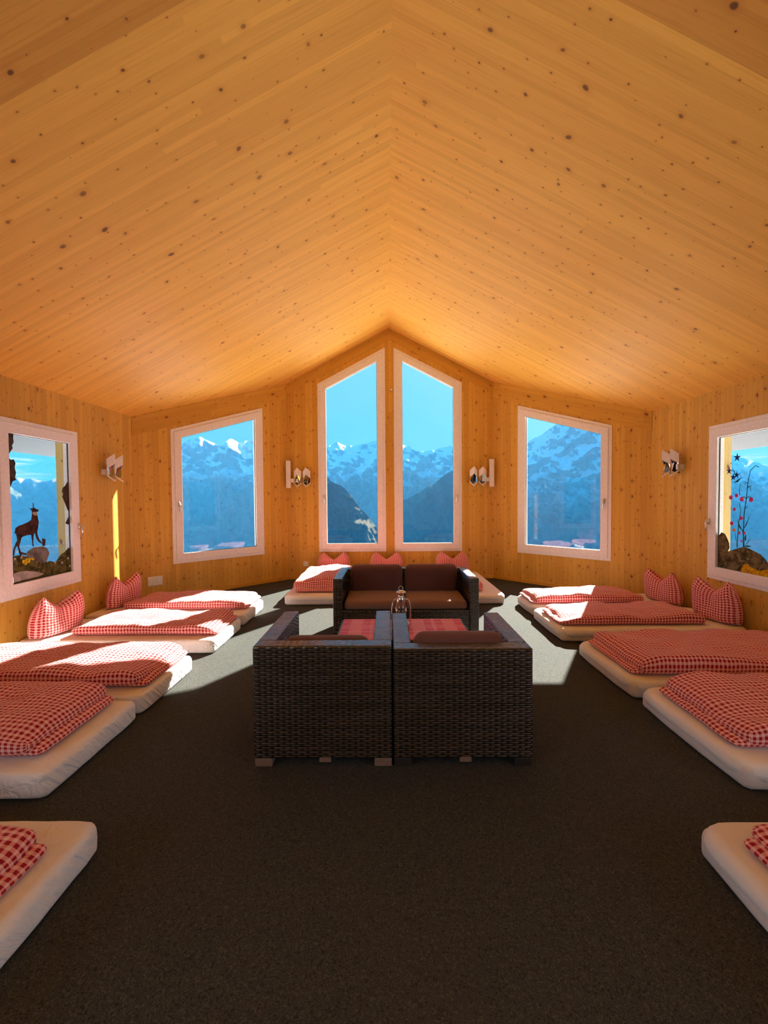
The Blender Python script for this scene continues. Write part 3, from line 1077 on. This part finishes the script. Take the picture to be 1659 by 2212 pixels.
pillow((-3.46, 4.40, MH+0.01), 0.51, 0.395, 0.105, -PI/2-0.22, -0.16, 'red gingham pillow with two ears under the chamois window', GP, 1.0, 0.30)
pillow((-3.47, 5.55, MH+0.01), 0.46, 0.39, 0.10, -PI/2-0.25, -0.14, 'red gingham pillow in the far left corner by the sun strip', GP, 2.0, 0.34)
pillow((3.51, 4.70, MH+0.02), 0.48, 0.43, 0.11, PI/2+0.22, -0.14, 'red gingham pillow below the edge of the flower window', GP, 3.0, 0.30)
pillow((3.48, 5.57, MH+0.02), 0.48, 0.38, 0.10, PI/2+0.25, -0.14, 'red gingham pillow in the far right corner below the twin lamp', GP, 4.0, 0.32)
for x, word, s in ((-1.035, 'left', 5.0), (-0.075, 'middle', 6.0), (1.115, 'right', 7.0)):
    pillow((x, 7.83, MH+0.02), 0.53, 0.365, 0.085, 0.0, -0.14, 'red gingham pillow on the gable wall, %s one of three behind the sofa' % word, GP, s, 0.36)

# ------------------------------------------------------------------ wicker chairs, sofa, table
def wicker_frame(root, w, dpt, h, arm, back, seat_h, bottom=0.045):
    """open box in the local frame: back at y = 0, front at y = dpt"""
    box_obj('back_panel', (-w/2, 0, bottom), (w/2, back, h), M_WICKER, root, 0.012, 3)
    for s in (-1, 1):
        x0, x1 = sorted((s*w/2, s*(w/2-arm)))
        box_obj('armrest', (x0, back-0.004, bottom), (x1, dpt, h-0.001), M_WICKER, root, 0.010, 3)
    box_obj('seat_base', (-w/2+arm-0.004, back-0.004, bottom+0.06), (w/2-arm+0.004, dpt-0.015, seat_h), M_WICKER, root, 0.008, 2)


def wicker_top_uv(root):
    """strands wrap across the narrow way on the arm tops"""
    for ch in root.children:
        if ch.name.startswith('armrest'):
            me = ch.data
            uv = me.uv_layers[0].data
            for p in me.polygons:
                if abs(p.normal.z) > 0.7:
                    for li in p.loop_indices:
                        c = me.vertices[me.loops[li].vertex_index].co
                        uv[li].uv = (c.x*2.0, c.y*0.88)


def soft(name, size, r, loc, material, root, seed, puff=0.02, rot=None, rxy=None):
    def disp(co, q):
        k = noise.fractal(Vector((co.x*3+seed, co.y*3, co.z*3)), 1.0, 2.0, 3)*0.006
        return co + Vector((0, 0, k*max(0, q[2])))
    ob = rounded_slab(name, size, r, 0.05, material, root, (0, 0, 0), puff, disp, None, rxy or r*1.4)
    ob.location = loc
    if rot:
        ob.rotation_euler = rot
    return ob


def lounge_chair(x0, x1, y, h, label, back_z, back_y, cush_w, fm):
    w = x1-x0
    root = empty('lounge_chair', ((x0+x1)/2, y, 0))
    tag(root, label, 'armchair', 'wicker armchairs standing side by side')
    wicker_frame(root, w, 0.765, h, 0.105, 0.11, 0.30)
    wicker_top_uv(root)
    soft('seat_cushion', (w-0.235, 0.62, 0.10), 0.04, (0, 0.44, 0.30), M_SEAT, root, x0*9, 0.012)
    soft('back_cushion', (cush_w, 0.34, 0.12), 0.055, (0.0, back_y, back_z-0.168), M_CUSH, root, x1*7, 0.02, (math.radians(80), 0, 0), 0.07)
    for sx in (-1, 1):
        for fy in (0.004, 0.69):
            xa, xb = sorted((sx*(w/2-0.004), sx*(w/2-0.10)))
            f = box_obj('foot', (xa, fy, 0.0), (xb, fy+0.07, 0.046), fm, root, 0.004)
            if fm is M_FOOT:
                f['label'] = 'worn light wooden foot block'
    box_obj('fabric_tag', (-0.02, -0.004, 0.030), (0.045, 0.0, 0.055), M_FOOT, root)['label'] = 'small pale tag under the back edge'
    return root


lounge_chair(-0.805, -0.035, 2.37, 0.678, 'dark brown wicker armchair on the left of the pair, seen from behind', 0.662, 0.245, 0.52, M_FOOT)
lounge_chair(-0.028, 0.742, 2.37, 0.660, 'dark brown wicker armchair on the right of the pair, its back cushion standing higher', 0.692, 0.215, 0.53, M_FOOTD)

sofa = empty('wicker_sofa', (0.13, 5.21, 0), PI)
tag(sofa, 'two-seat dark brown wicker sofa with chocolate cushions facing the chairs', 'sofa')
wicker_frame(sofa, 1.50, 0.77, 0.667, 0.095, 0.11, 0.335)
wicker_top_uv(sofa)
for s in (-1, 1):
    soft('seat_cushion', (0.635, 0.60, 0.085), 0.032, (s*0.325, 0.44, 0.335), M_SEAT, sofa, s*3.0, 0.012)
    soft('back_cushion', (0.60, 0.37, 0.13), 0.055, (s*0.315, 0.235, 0.53), M_CUSH, sofa, s*5.0, 0.02, (math.radians(78), 0, 0), 0.06)
    for fy in (0.004, 0.69):
        xa, xb = sorted((s*0.746, s*0.66))
        box_obj('foot', (xa, fy, 0.0), (xb, fy+0.07, 0.046), M_FOOTD, sofa, 0.004)

table = empty('coffee_table', (0.07, 3.55, 0))
tag(table, 'low dark wicker coffee table between the armchairs and the sofa', 'table')
box_obj('table_top', (-0.53, -0.30, 0.36), (0.53, 0.30, 0.415), M_WICKER, table, 0.008)
box_obj('apron', (-0.48, -0.25, 0.24), (0.48, 0.25, 0.36), M_WICKER, table, 0.006)
for sx in (-1, 1):
    for sy in (-1, 1):
        x0, x1 = sorted((sx*0.52, sx*0.44)); y0, y1 = sorted((sy*0.29, sy*0.21))
        box_obj('leg', (x0, y0, 0), (x1, y1, 0.36), M_WICKER, table, 0.006)
cl = rounded_slab('tablecloth', (1.02, 0.57, 0.006), 0.0028, 0.06, M_PLAID, None, (0, 0, 0))
cl.location = (0.07, 3.545, 0.415)
tag(cl, 'red plaid cloth lying flat on the low wicker table', 'tablecloth')

# storm lantern
lan = empty('storm_lantern', (0.055, 3.60, 0.4215))
tag(lan, 'silver storm lantern with a glass chimney standing on the red plaid table', 'lantern')
bm = bmesh.new(); add_lathe(bm, [(0.070, 0), (0.074, 0.008), (0.072, 0.040), (0.060, 0.052), (0.030, 0.058), (0.030, 0.075), (0.040, 0.080), (0.040, 0.088)], 24)
link_bm('fuel_tank', bm, M_METAL, lan, True)
bm = bmesh.new(); add_lathe(bm, [(0.036, 0.088), (0.046, 0.115), (0.050, 0.140), (0.046, 0.170), (0.036, 0.198), (0.033, 0.208)], 24, caps=False)
mg, tg = mat('clear_lantern_glass')
tr_ = tg.n('ShaderNodeBsdfTransparent'); gl_ = tg.n('ShaderNodeBsdfGlossy'); gl_.inputs['Roughness'].default_value = 0.02
lw = tg.n('ShaderNodeLayerWeight'); lw.inputs[0].default_value = 0.35
mx_ = tg.n('ShaderNodeMixShader')
tg.link(tg.m('ADD', tg.m('MULTIPLY', lw.outputs[1], 0.55), 0.06), mx_.inputs[0]); tg.link(tr_.outputs[0], mx_.inputs[1]); tg.link(gl_.outputs[0], mx_.inputs[2]); tg.out(mx_.outputs[0])
g_ = link_bm('glass_chimney', bm, mg, lan, True)
g_['label'] = 'clear glass chimney'
bm = bmesh.new(); add_lathe(bm, [(0.036, 0.205), (0.040, 0.212), (0.034, 0.230), (0.036, 0.238), (0.026, 0.250), (0.024, 0.275), (0.038, 0.281), (0.042, 0.288), (0.036, 0.296), (0.012, 0.304)], 24)
link_bm('chimney_cap', bm, M_METAL, lan, True)
for s in (-1, 1):
    bm = bmesh.new()
    add_tube(bm, [(s*0.066, 0, 0.03), (s*0.078, 0, 0.08), (s*0.077, 0, 0.15), (s*0.070, 0, 0.205), (s*0.055, 0, 0.226), (s*0.034, 0, 0.228)], 0.0055, 8)
    link_bm('side_tube', bm, M_METAL, lan, True)
bm = bmesh.new(); add_tube(bm, [(0.018*math.cos(a), 0, 0.318+0.020*math.sin(a)) for a in [i*PI/7 for i in range(14)]], 0.0028, 6, True)
link_bm('carry_ring', bm, M_METAL, lan, True)

# ------------------------------------------------------------------ wall lamps
def twin_lamp(origin, rz, label, bar_side, with_bar):
    """local frame: x along the wall, y out of the wall; two folded square sleeves on a stub"""
    root = empty('wall_lamp', origin, rz)
    tag(root, label, 'wall lamp', 'twin wall lamps with white folded shades')
    hd, dk = 0.066, 0.066
    for k, xs in enumerate((-0.082, 0.082)):
        f, l, r, b = (xs, 2*dk+0.03, 0), (xs-hd, dk+0.03, 0), (xs+hd, dk+0.03, 0), (xs, 0.03, 0)
        bm = bmesh.new()
        ft, sd = 0.182, 0.112            # half heights at the front edge and the side edges
        fo, so = 0.045, 0.040
        V = lambda p, z: bm.verts.new((p[0], p[1], z))
        # upper folded cover
        a = [V(l, sd), V(f, ft), V(r, sd), V(l, -0.010), V(f, 0.055), V(r, -0.010), V(b, sd-0.07)]
        bm.faces.new((a[0], a[3], a[4], a[1])); bm.faces.new((a[1], a[4], a[5], a[2]))
        bm.faces.new((a[0], a[1], a[2], a[6]))
        # lower lip
        c = [V(l, -0.088), V(f, -0.160), V(r, -0.088), V(l, -0.104), V(f, -0.178), V(r, -0.104)]
        bm.faces.new((c[0], c[3], c[4], c[1])); bm.faces.new((c[1], c[4], c[5], c[2]))
        ob = link_bm('shade', bm, M_LAMPW, root)
        sm = ob.modifiers.new('thickness', 'SOLIDIFY'); sm.thickness = 0.006; sm.offset = 0
        bm = bmesh.new()
        mid = (xs, 0.03+0.9*dk, 0)
        d = [V(l, 0.03), V(mid, 0.06), V(r, 0.03), V(l, -0.100), V(b, -0.130), V(r, -0.100)]
        bm.faces.new((d[0], d[1], d[4], d[3])); bm.faces.new((d[1], d[2], d[5], d[4]))
        rf = link_bm('reflector', bm, M_CHROME, ob)
        rf['label'] = 'mirror-bright inner reflector'
        sm = rf.modifiers.new('thickness', 'SOLIDIFY'); sm.thickness = 0.003; sm.offset = -1
    bx = bar_side
    x0, x1 = sorted((bx*(0.225 if with_bar else 0.115), bx*0.075))
    box_obj('arm', (x0, 0.045, -0.085), (x1, 0.085, -0.015), M_LAMPW, root, 0.003)
    x0, x1 = sorted((bx*0.08, bx*0.115))
    box_obj('wall_plate', (x0, 0.0, -0.085), (x1, 0.046, -0.015), M_LAMPW, root, 0.003)
    if with_bar:
        x0, x1 = sorted((bx*0.210, bx*0.292))
        bb = box_obj('light_bar', (x0, 0.05, -0.185), (x1, 0.11, 0.315), M_LAMPW, root, 0.004)
        bb['label'] = 'tall white light bar'
    return root


twin_lamp((-1.612, YC, 1.885), PI, 'white twin lamp with tall bar, left of the gable windows', 1, True)
twin_lamp((1.605, YC, 1.880), PI, 'white twin lamp with tall bar, right of the gable windows', -1, True)
twin_lamp((-B, 5.615, 1.905), -PI/2, 'white twin lamp on the left wall above the sun strip', 1, False)
twin_lamp((B, 5.615, 1.910), PI/2, 'white twin lamp on the right wall beside the flower window', -1, False)

# socket, junction cover, small sensor
def wall_plate(name, wl, u, z, w, h, label, cat, inner, mt=M_PLASTIC):
    root = box_obj(name, (-w/2, 0, -h/2), (w/2, 0.014, h/2), mt, None, 0.004)
    for (cx, cz, iw, ih) in inner:
        box_obj('cover', (cx-iw/2, 0.013, cz-ih/2), (cx+iw/2, 0.018, cz+ih/2), M_PLASTIC, root, 0.003)
    root.location = wl.p(u, z)
    root.rotation_euler = (0, 0, math.atan2(-wl.n.x, wl.n.y))
    return tag(root, label, cat)


wall_plate('wall_socket', w_front, A-1.58, 0.29, 0.092, 0.092, 'single white wall socket left of the gable windows', 'socket', [(0, 0, 0.05, 0.05)])
wall_plate('socket_panel', w_fl, 0.265, 0.300, 0.205, 0.135, 'wide white double socket low on the angled left wall', 'socket', [(-0.047, 0, 0.075, 0.09), (0.047, 0, 0.075, 0.09)])
wall_plate('motion_sensor', w_front, A+0.035, 3.49, 0.05, 0.05, 'tiny grey sensor on the post between the gable windows', 'sensor', [(0, 0, 0.03, 0.03)], M_METAL)

# ------------------------------------------------------------------ printed films on the side window panes
XG = B + 0.004
def film(name, side, pts, material, parent=None, lift=0.0):
    """flat cut-out film on the room face of the pane; pts are (y, z) on the wall plane"""
    x = side*(XG - 0.003 - lift)
    V, T = tri_with_holes([tuple(p) for p in pts], [])
    base = Vector((x, pts[0][0], pts[0][1])) if parent is None else None
    o = base if parent is None else parent.location
    vs = [Vector((x, a, b))-Vector(o) for a, b in V] + [Vector((x+side*0.0006, a, b))-Vector(o) for a, b in V]
    n = len(V)
    fs = [f if side < 0 else f[::-1] for f in T] + [[n+i for i in (f[::-1] if side < 0 else f)] for f in T]
    ob = link_mesh(name, vs, fs, material, parent)
    if parent is None:
        ob.location = base
    return ob


def disc(c, r, k=9, squash=1.0):
    return [(c[0]+r*math.cos(2*PI*i/k), c[1]+r*squash*math.sin(2*PI*i/k)) for i in range(k)]


def star(c, r, k=5):
    return [(c[0]+(r if i % 2 == 0 else r*0.35)*math.cos(PI*i/k+0.4), c[1]+(r if i % 2 == 0 else r*0.35)*math.sin(PI*i/k+0.4)) for i in range(2*k)]


def ribbon(pts, w):
    L, R_ = [], []
    for i, p in enumerate(pts):
        a = Vector(pts[max(0, i-1)]); b = Vector(pts[min(len(pts)-1, i+1)])
        d = (b-a).normalized(); nn = Vector((-d.y, d.x))*w*(1-0.5*i/len(pts))
        L.append(tuple(Vector(p)+nn)); R_.append(tuple(Vector(p)-nn))
    return L + R_[::-1]


F_CHAM = sticker('printed_brown_coat', (0.055, 0.030, 0.030), (0.12, 0.062, 0.055), 14)
F_THROAT = sticker('printed_pale_throat', (0.55, 0.42, 0.34), (0.62, 0.5, 0.42), 20)
F_ROCK = sticker('printed_grey_boulder', (0.13, 0.12, 0.11), (0.30, 0.27, 0.25), 9)
F_DARK = sticker('printed_dark_rock', (0.045, 0.035, 0.03), (0.12, 0.095, 0.075), 12)
F_MEAD = sticker('printed_alpine_turf', (0.05, 0.045, 0.02), (0.17, 0.15, 0.05), 16, (0.30, 0.26, 0.16))
F_STONE = sticker('printed_pale_stone', (0.42, 0.38, 0.36), (0.62, 0.57, 0.54), 10)
F_YEL = sticker('printed_yellow_flower', (0.75, 0.55, 0.02), (0.85, 0.70, 0.05), 20)
F_WHT = sticker('printed_white_flower', (0.70, 0.66, 0.52), (0.80, 0.76, 0.66), 20)
F_GOLD = sticker('printed_golden_flowers', (0.55, 0.26, 0.01), (0.95, 0.62, 0.03), 26, (0.25, 0.12, 0.01))
F_RKB = sticker('printed_brown_rock', (0.07, 0.052, 0.03), (0.26, 0.20, 0.11), 11, (0.36, 0.30, 0.16))
F_PINK = sticker('printed_pink_blossom', (0.55, 0.03, 0.17), (0.75, 0.14, 0.30), 40)
F_ORNG = sticker('printed_orange_blossom', (0.70, 0.22, 0.06), (0.80, 0.30, 0.10), 30)
F_STEM = sticker('printed_green_stem', (0.02, 0.07, 0.06), (0.04, 0.13, 0.08), 20)
F_BLUE = sticker('printed_blue_gentian', (0.02, 0.04, 0.20), (0.06, 0.12, 0.35), 30)

ST = {
    'chamois': [[4.189,1.174],[4.201,1.228],[4.237,1.248],[4.3,1.264],[4.353,1.28],[4.392,1.301],[4.401,1.34],[4.406,1.381],[4.396,1.403],[4.372,1.415],[4.404,1.417],[4.42,1.425],[4.417,1.475],[4.428,1.47],[4.433,1.425],[4.452,1.415],[4.493,1.399],[4.49,1.383],[4.45,1.379],[4.472,1.356],[4.476,1.328],[4.488,1.273],[4.478,1.219],[4.465,1.174],[4.469,1.138],[4.49,1.09],[4.528,1.049],[4.522,1.041],[4.477,1.068],[4.451,1.103],[4.436,1.154],[4.423,1.164],[4.414,1.115],[4.41,1.052],[4.42,1.029],[4.4,1.031],[4.392,1.099],[4.386,1.149],[4.338,1.148],[4.295,1.143],[4.269,1.132],[4.257,1.094],[4.238,1.044],[4.256,0.99],[4.32,0.969],[4.319,0.951],[4.267,0.963],[4.246,0.948],[4.233,0.993],[4.219,1.046],[4.205,1.052],[4.188,1.016],[4.176,0.966],[4.161,0.959],[4.168,1.018],[4.195,1.075],[4.217,1.107],[4.213,1.142],[4.206,1.177]],
    'throat': [[4.412,1.38],[4.448,1.381],[4.476,1.369],[4.473,1.347],[4.443,1.341],[4.413,1.358]],
    'marmot': [[4.521,1.022],[4.528,1.049],[4.522,1.087],[4.534,1.104],[4.547,1.089],[4.565,1.097],[4.568,1.064],[4.559,1.018]],
    'boulder': [[4.331,0.981],[4.408,1.017],[4.533,1.016],[4.591,0.987],[4.619,0.932],[4.599,0.892],[4.573,0.839],[4.48,0.857],[4.426,0.901],[4.35,0.916],[4.317,0.947]],
    'meadow': [[4.166,0.958],[4.247,0.961],[4.329,0.935],[4.437,0.904],[4.492,0.856],[4.573,0.839],[4.621,0.851],[4.682,0.828],[4.72,0.837],[4.753,0.871],[4.8,0.904],[4.846,0.918],[4.888,0.953],[4.937,0.967],[4.981,0.952],[4.976,0.673],[4.543,0.681],[4.165,0.678]],
    'stone': [[4.168,0.792],[4.24,0.797],[4.324,0.791],[4.454,0.761],[4.533,0.724],[4.475,0.711],[4.32,0.708],[4.166,0.702]],
    'rockR': [[4.963,1.711],[4.912,1.704],[4.876,1.658],[4.842,1.638],[4.828,1.598],[4.846,1.569],[4.832,1.54],[4.856,1.49],[4.881,1.441],[4.912,1.38],[4.962,1.367]],
    'rockR2': [[4.963,1.339],[4.93,1.32],[4.909,1.301],[4.888,1.272],[4.866,1.238],[4.906,1.223],[4.961,1.223]],
    'rockL': [[4.144,2.149],[4.222,2.148],[4.214,2.107],[4.221,2.066],[4.2,2.029],[4.207,2.004],[4.178,1.967],[4.153,1.931],[4.147,1.88]],
    'rockL2': [[4.149,1.918],[4.181,1.89],[4.213,1.898],[4.233,1.864],[4.222,1.819],[4.235,1.768],[4.224,1.725],[4.233,1.698],[4.194,1.685],[4.173,1.638],[4.151,1.629]],
    'yel': [[4.29,0.889],[4.328,0.902],[4.366,0.914],[4.404,0.907],[4.311,0.869],[4.349,0.885]],
    'wht': [[4.824,1.024],[4.865,1.045],[4.9,1.067],[4.19,0.93],[4.266,0.936],[4.217,0.995],[4.89,0.843],[4.914,0.749],[4.796,0.806],[4.7,0.82]],
    'R_rock': [[4.942,1.02],[4.885,1.084],[4.834,1.069],[4.802,1.023],[4.776,0.977],[4.769,0.92],[4.79,0.879],[4.685,0.918],[4.571,0.956],[4.526,0.947],[4.44,0.921],[4.377,0.903],[4.32,0.862],[4.274,0.812],[4.245,0.808],[4.12,0.778],[4.12,0.687],[4.954,0.677]],
    'R_yel': [[4.6,0.725],[4.578,0.766],[4.523,0.783],[4.49,0.757],[4.446,0.745],[4.373,0.733],[4.313,0.754],[4.244,0.774],[4.12,0.74],[4.12,0.687],[4.456,0.689],[4.599,0.69]],
    'R_fl': [[4.756,1.472,0.024],[4.679,1.49,0.022],[4.609,1.453,0.026],[4.493,1.448,0.026],[4.705,1.344,0.019],[4.614,1.252,0.022],[4.738,1.191,0.023],[4.636,1.094,0.016],[4.568,1.099,0.016],[4.606,1.013,0.013]],
    'R_or': [[4.707,1.122]],
    'R_st1': [[4.58,0.951],[4.585,1.089],[4.578,1.31],[4.553,1.457],[4.54,1.603],[4.525,1.684],[4.51,1.746],[4.447,1.793],[4.405,1.773]],
    'R_st2': [[4.662,0.932],[4.65,1.186],[4.622,1.327],[4.643,1.42]],
    'R_st3': [[4.571,0.952],[4.591,1.125],[4.553,1.192],[4.511,1.276]],
    'R_tw': [[[4.545,1.585],[4.507,1.579],[4.497,1.529]],[[4.548,1.571],[4.496,1.592]],[[4.538,1.621],[4.568,1.631],[4.579,1.604]],[[4.553,1.457],[4.521,1.484],[4.494,1.466]],[[4.553,1.457],[4.587,1.48],[4.607,1.467]],[[4.573,1.347],[4.535,1.384]],[[4.639,1.494],[4.646,1.56],[4.63,1.615]]],
    'R_lf': [[[4.58,1.14],[4.532,1.212],[4.506,1.272],[4.542,1.184]],[[4.585,1.107],[4.632,1.178],[4.668,1.242],[4.643,1.159]],[[4.662,0.932],[4.676,1.044],[4.695,1.118],[4.681,1.024]],[[4.565,0.961],[4.517,1.03],[4.485,1.07],[4.527,1.002]],[[4.577,0.96],[4.527,0.975],[4.478,0.966],[4.527,0.957]],[[4.561,1.008],[4.573,1.053],[4.551,1.091],[4.545,1.037]]],
    'R_ge': [[4.682,1.897],[4.786,1.759],[4.73,1.689],[4.684,1.71]],
    'R_gl': [[[4.723,1.628],[4.677,1.654],[4.609,1.688],[4.665,1.635]],[[4.689,1.683],[4.726,1.76],[4.751,1.799],[4.708,1.749]],[[4.728,1.854],[4.763,1.838],[4.788,1.836],[4.757,1.847]]]
}
GF = 'printed nature stickers on the side windows'
md = film('meadow_sticker', -1, ST['meadow'], F_MEAD)
tag(md, 'printed alpine turf sticker along the bottom of the left window', 'window sticker', GF)
for c in ST['yel']:
    film('yellow_flower', -1, disc(c, 0.021, 9, 0.9), F_YEL, md, 0.0016)['label'] = 'small yellow flower'
for c in ST['wht']:
    film('white_flower', -1, star(c, 0.019), F_WHT, md, 0.0016)['label'] = 'small white flower'
tag(film('boulder_sticker', -1, ST['boulder'], F_ROCK, None, 0.0032), 'printed grey boulder sticker the chamois stands on', 'window sticker', GF)
tag(film('stone_sticker', -1, ST['stone'], F_STONE, None, 0.0032), 'printed pale flat stone sticker in the lower near corner of the left window', 'window sticker', GF)
ch = film('chamois_sticker', -1, ST['chamois'], F_CHAM, None, 0.0048)
tag(ch, 'printed brown chamois sticker standing with raised head on the left window', 'window sticker', GF)
film('throat', -1, ST['throat'], F_THROAT, ch, 0.0060)['label'] = 'pale throat patch'
tag(film('marmot_sticker', -1, ST['marmot'], F_CHAM, None, 0.0048), 'tiny printed brown animal sticker on top of the boulder', 'window sticker', GF)
tag(film('cliff_sticker', -1, ST['rockR'], F_DARK), 'printed dark rock sticker halfway up the far edge of the left window', 'window sticker', GF)
tag(film('ledge_sticker', -1, ST['rockR2'], F_DARK), 'small printed dark ledge sticker beside the left window handle', 'window sticker', GF)
tag(film('crag_sticker', -1, ST['rockL'], F_DARK), 'printed dark crag sticker in the top corner of the left window', 'window sticker', GF)
tag(film('cave_rock_sticker', -1, ST['rockL2'], F_DARK), 'printed dark rock sticker below the crag on the left window', 'window sticker', GF)

tag(film('rock_sticker', 1, ST['R_rock'], F_RKB), 'printed brown rock sticker along the bottom of the right window', 'window sticker', GF)
tag(film('golden_flower_sticker', 1, ST['R_yel'], F_GOLD, None, 0.0032), 'printed bright golden flower carpet sticker low on the right window', 'window sticker', GF)
stem = film('lily_sticker', 1, ribbon(ST['R_st1'], 0.006), F_STEM, None, 0.0024)
tag(stem, 'printed tall pink lily sticker with curling stem on the right window', 'window sticker', GF)
for s_ in (ST['R_st2'], ST['R_st3']):
    film('side_stem', 1, ribbon(s_, 0.005), F_STEM, stem, 0.0026)
for tw in ST['R_tw']:
    film('twig', 1, ribbon(tw, 0.004), F_STEM, stem, 0.0028)
for lf in ST['R_lf']:
    film('leaf', 1, lf, F_STEM, stem, 0.0030)
for a_, b_, r_ in ST['R_fl']:
    pts_ = [(a_+r_*(1.15 if i % 2 else 0.92)*math.cos(2*PI*i/12), b_+r_*(1.1 if i % 2 else 0.85)*math.sin(2*PI*i/12)) for i in range(12)]
    film('blossom', 1, pts_, F_PINK, stem, 0.0044)['label'] = 'pink blossom'
for c in ST['R_or']:
    film('orange_blossom', 1, disc(c, 0.019), F_ORNG, stem, 0.0044)['label'] = 'orange blossom'
g0 = film('gentian_sticker', 1, star(ST['R_ge'][0], 0.052), F_BLUE, None, 0.0024)
tag(g0, 'printed blue gentian sticker high on the right window', 'window sticker', GF)
for c in ST['R_ge'][1:]:
    film('gentian_bloom', 1, star(c, 0.045), F_BLUE, g0, 0.0026)
for lf in ST['R_gl']:
    film('leaf', 1, lf, F_STEM, g0, 0.0036)
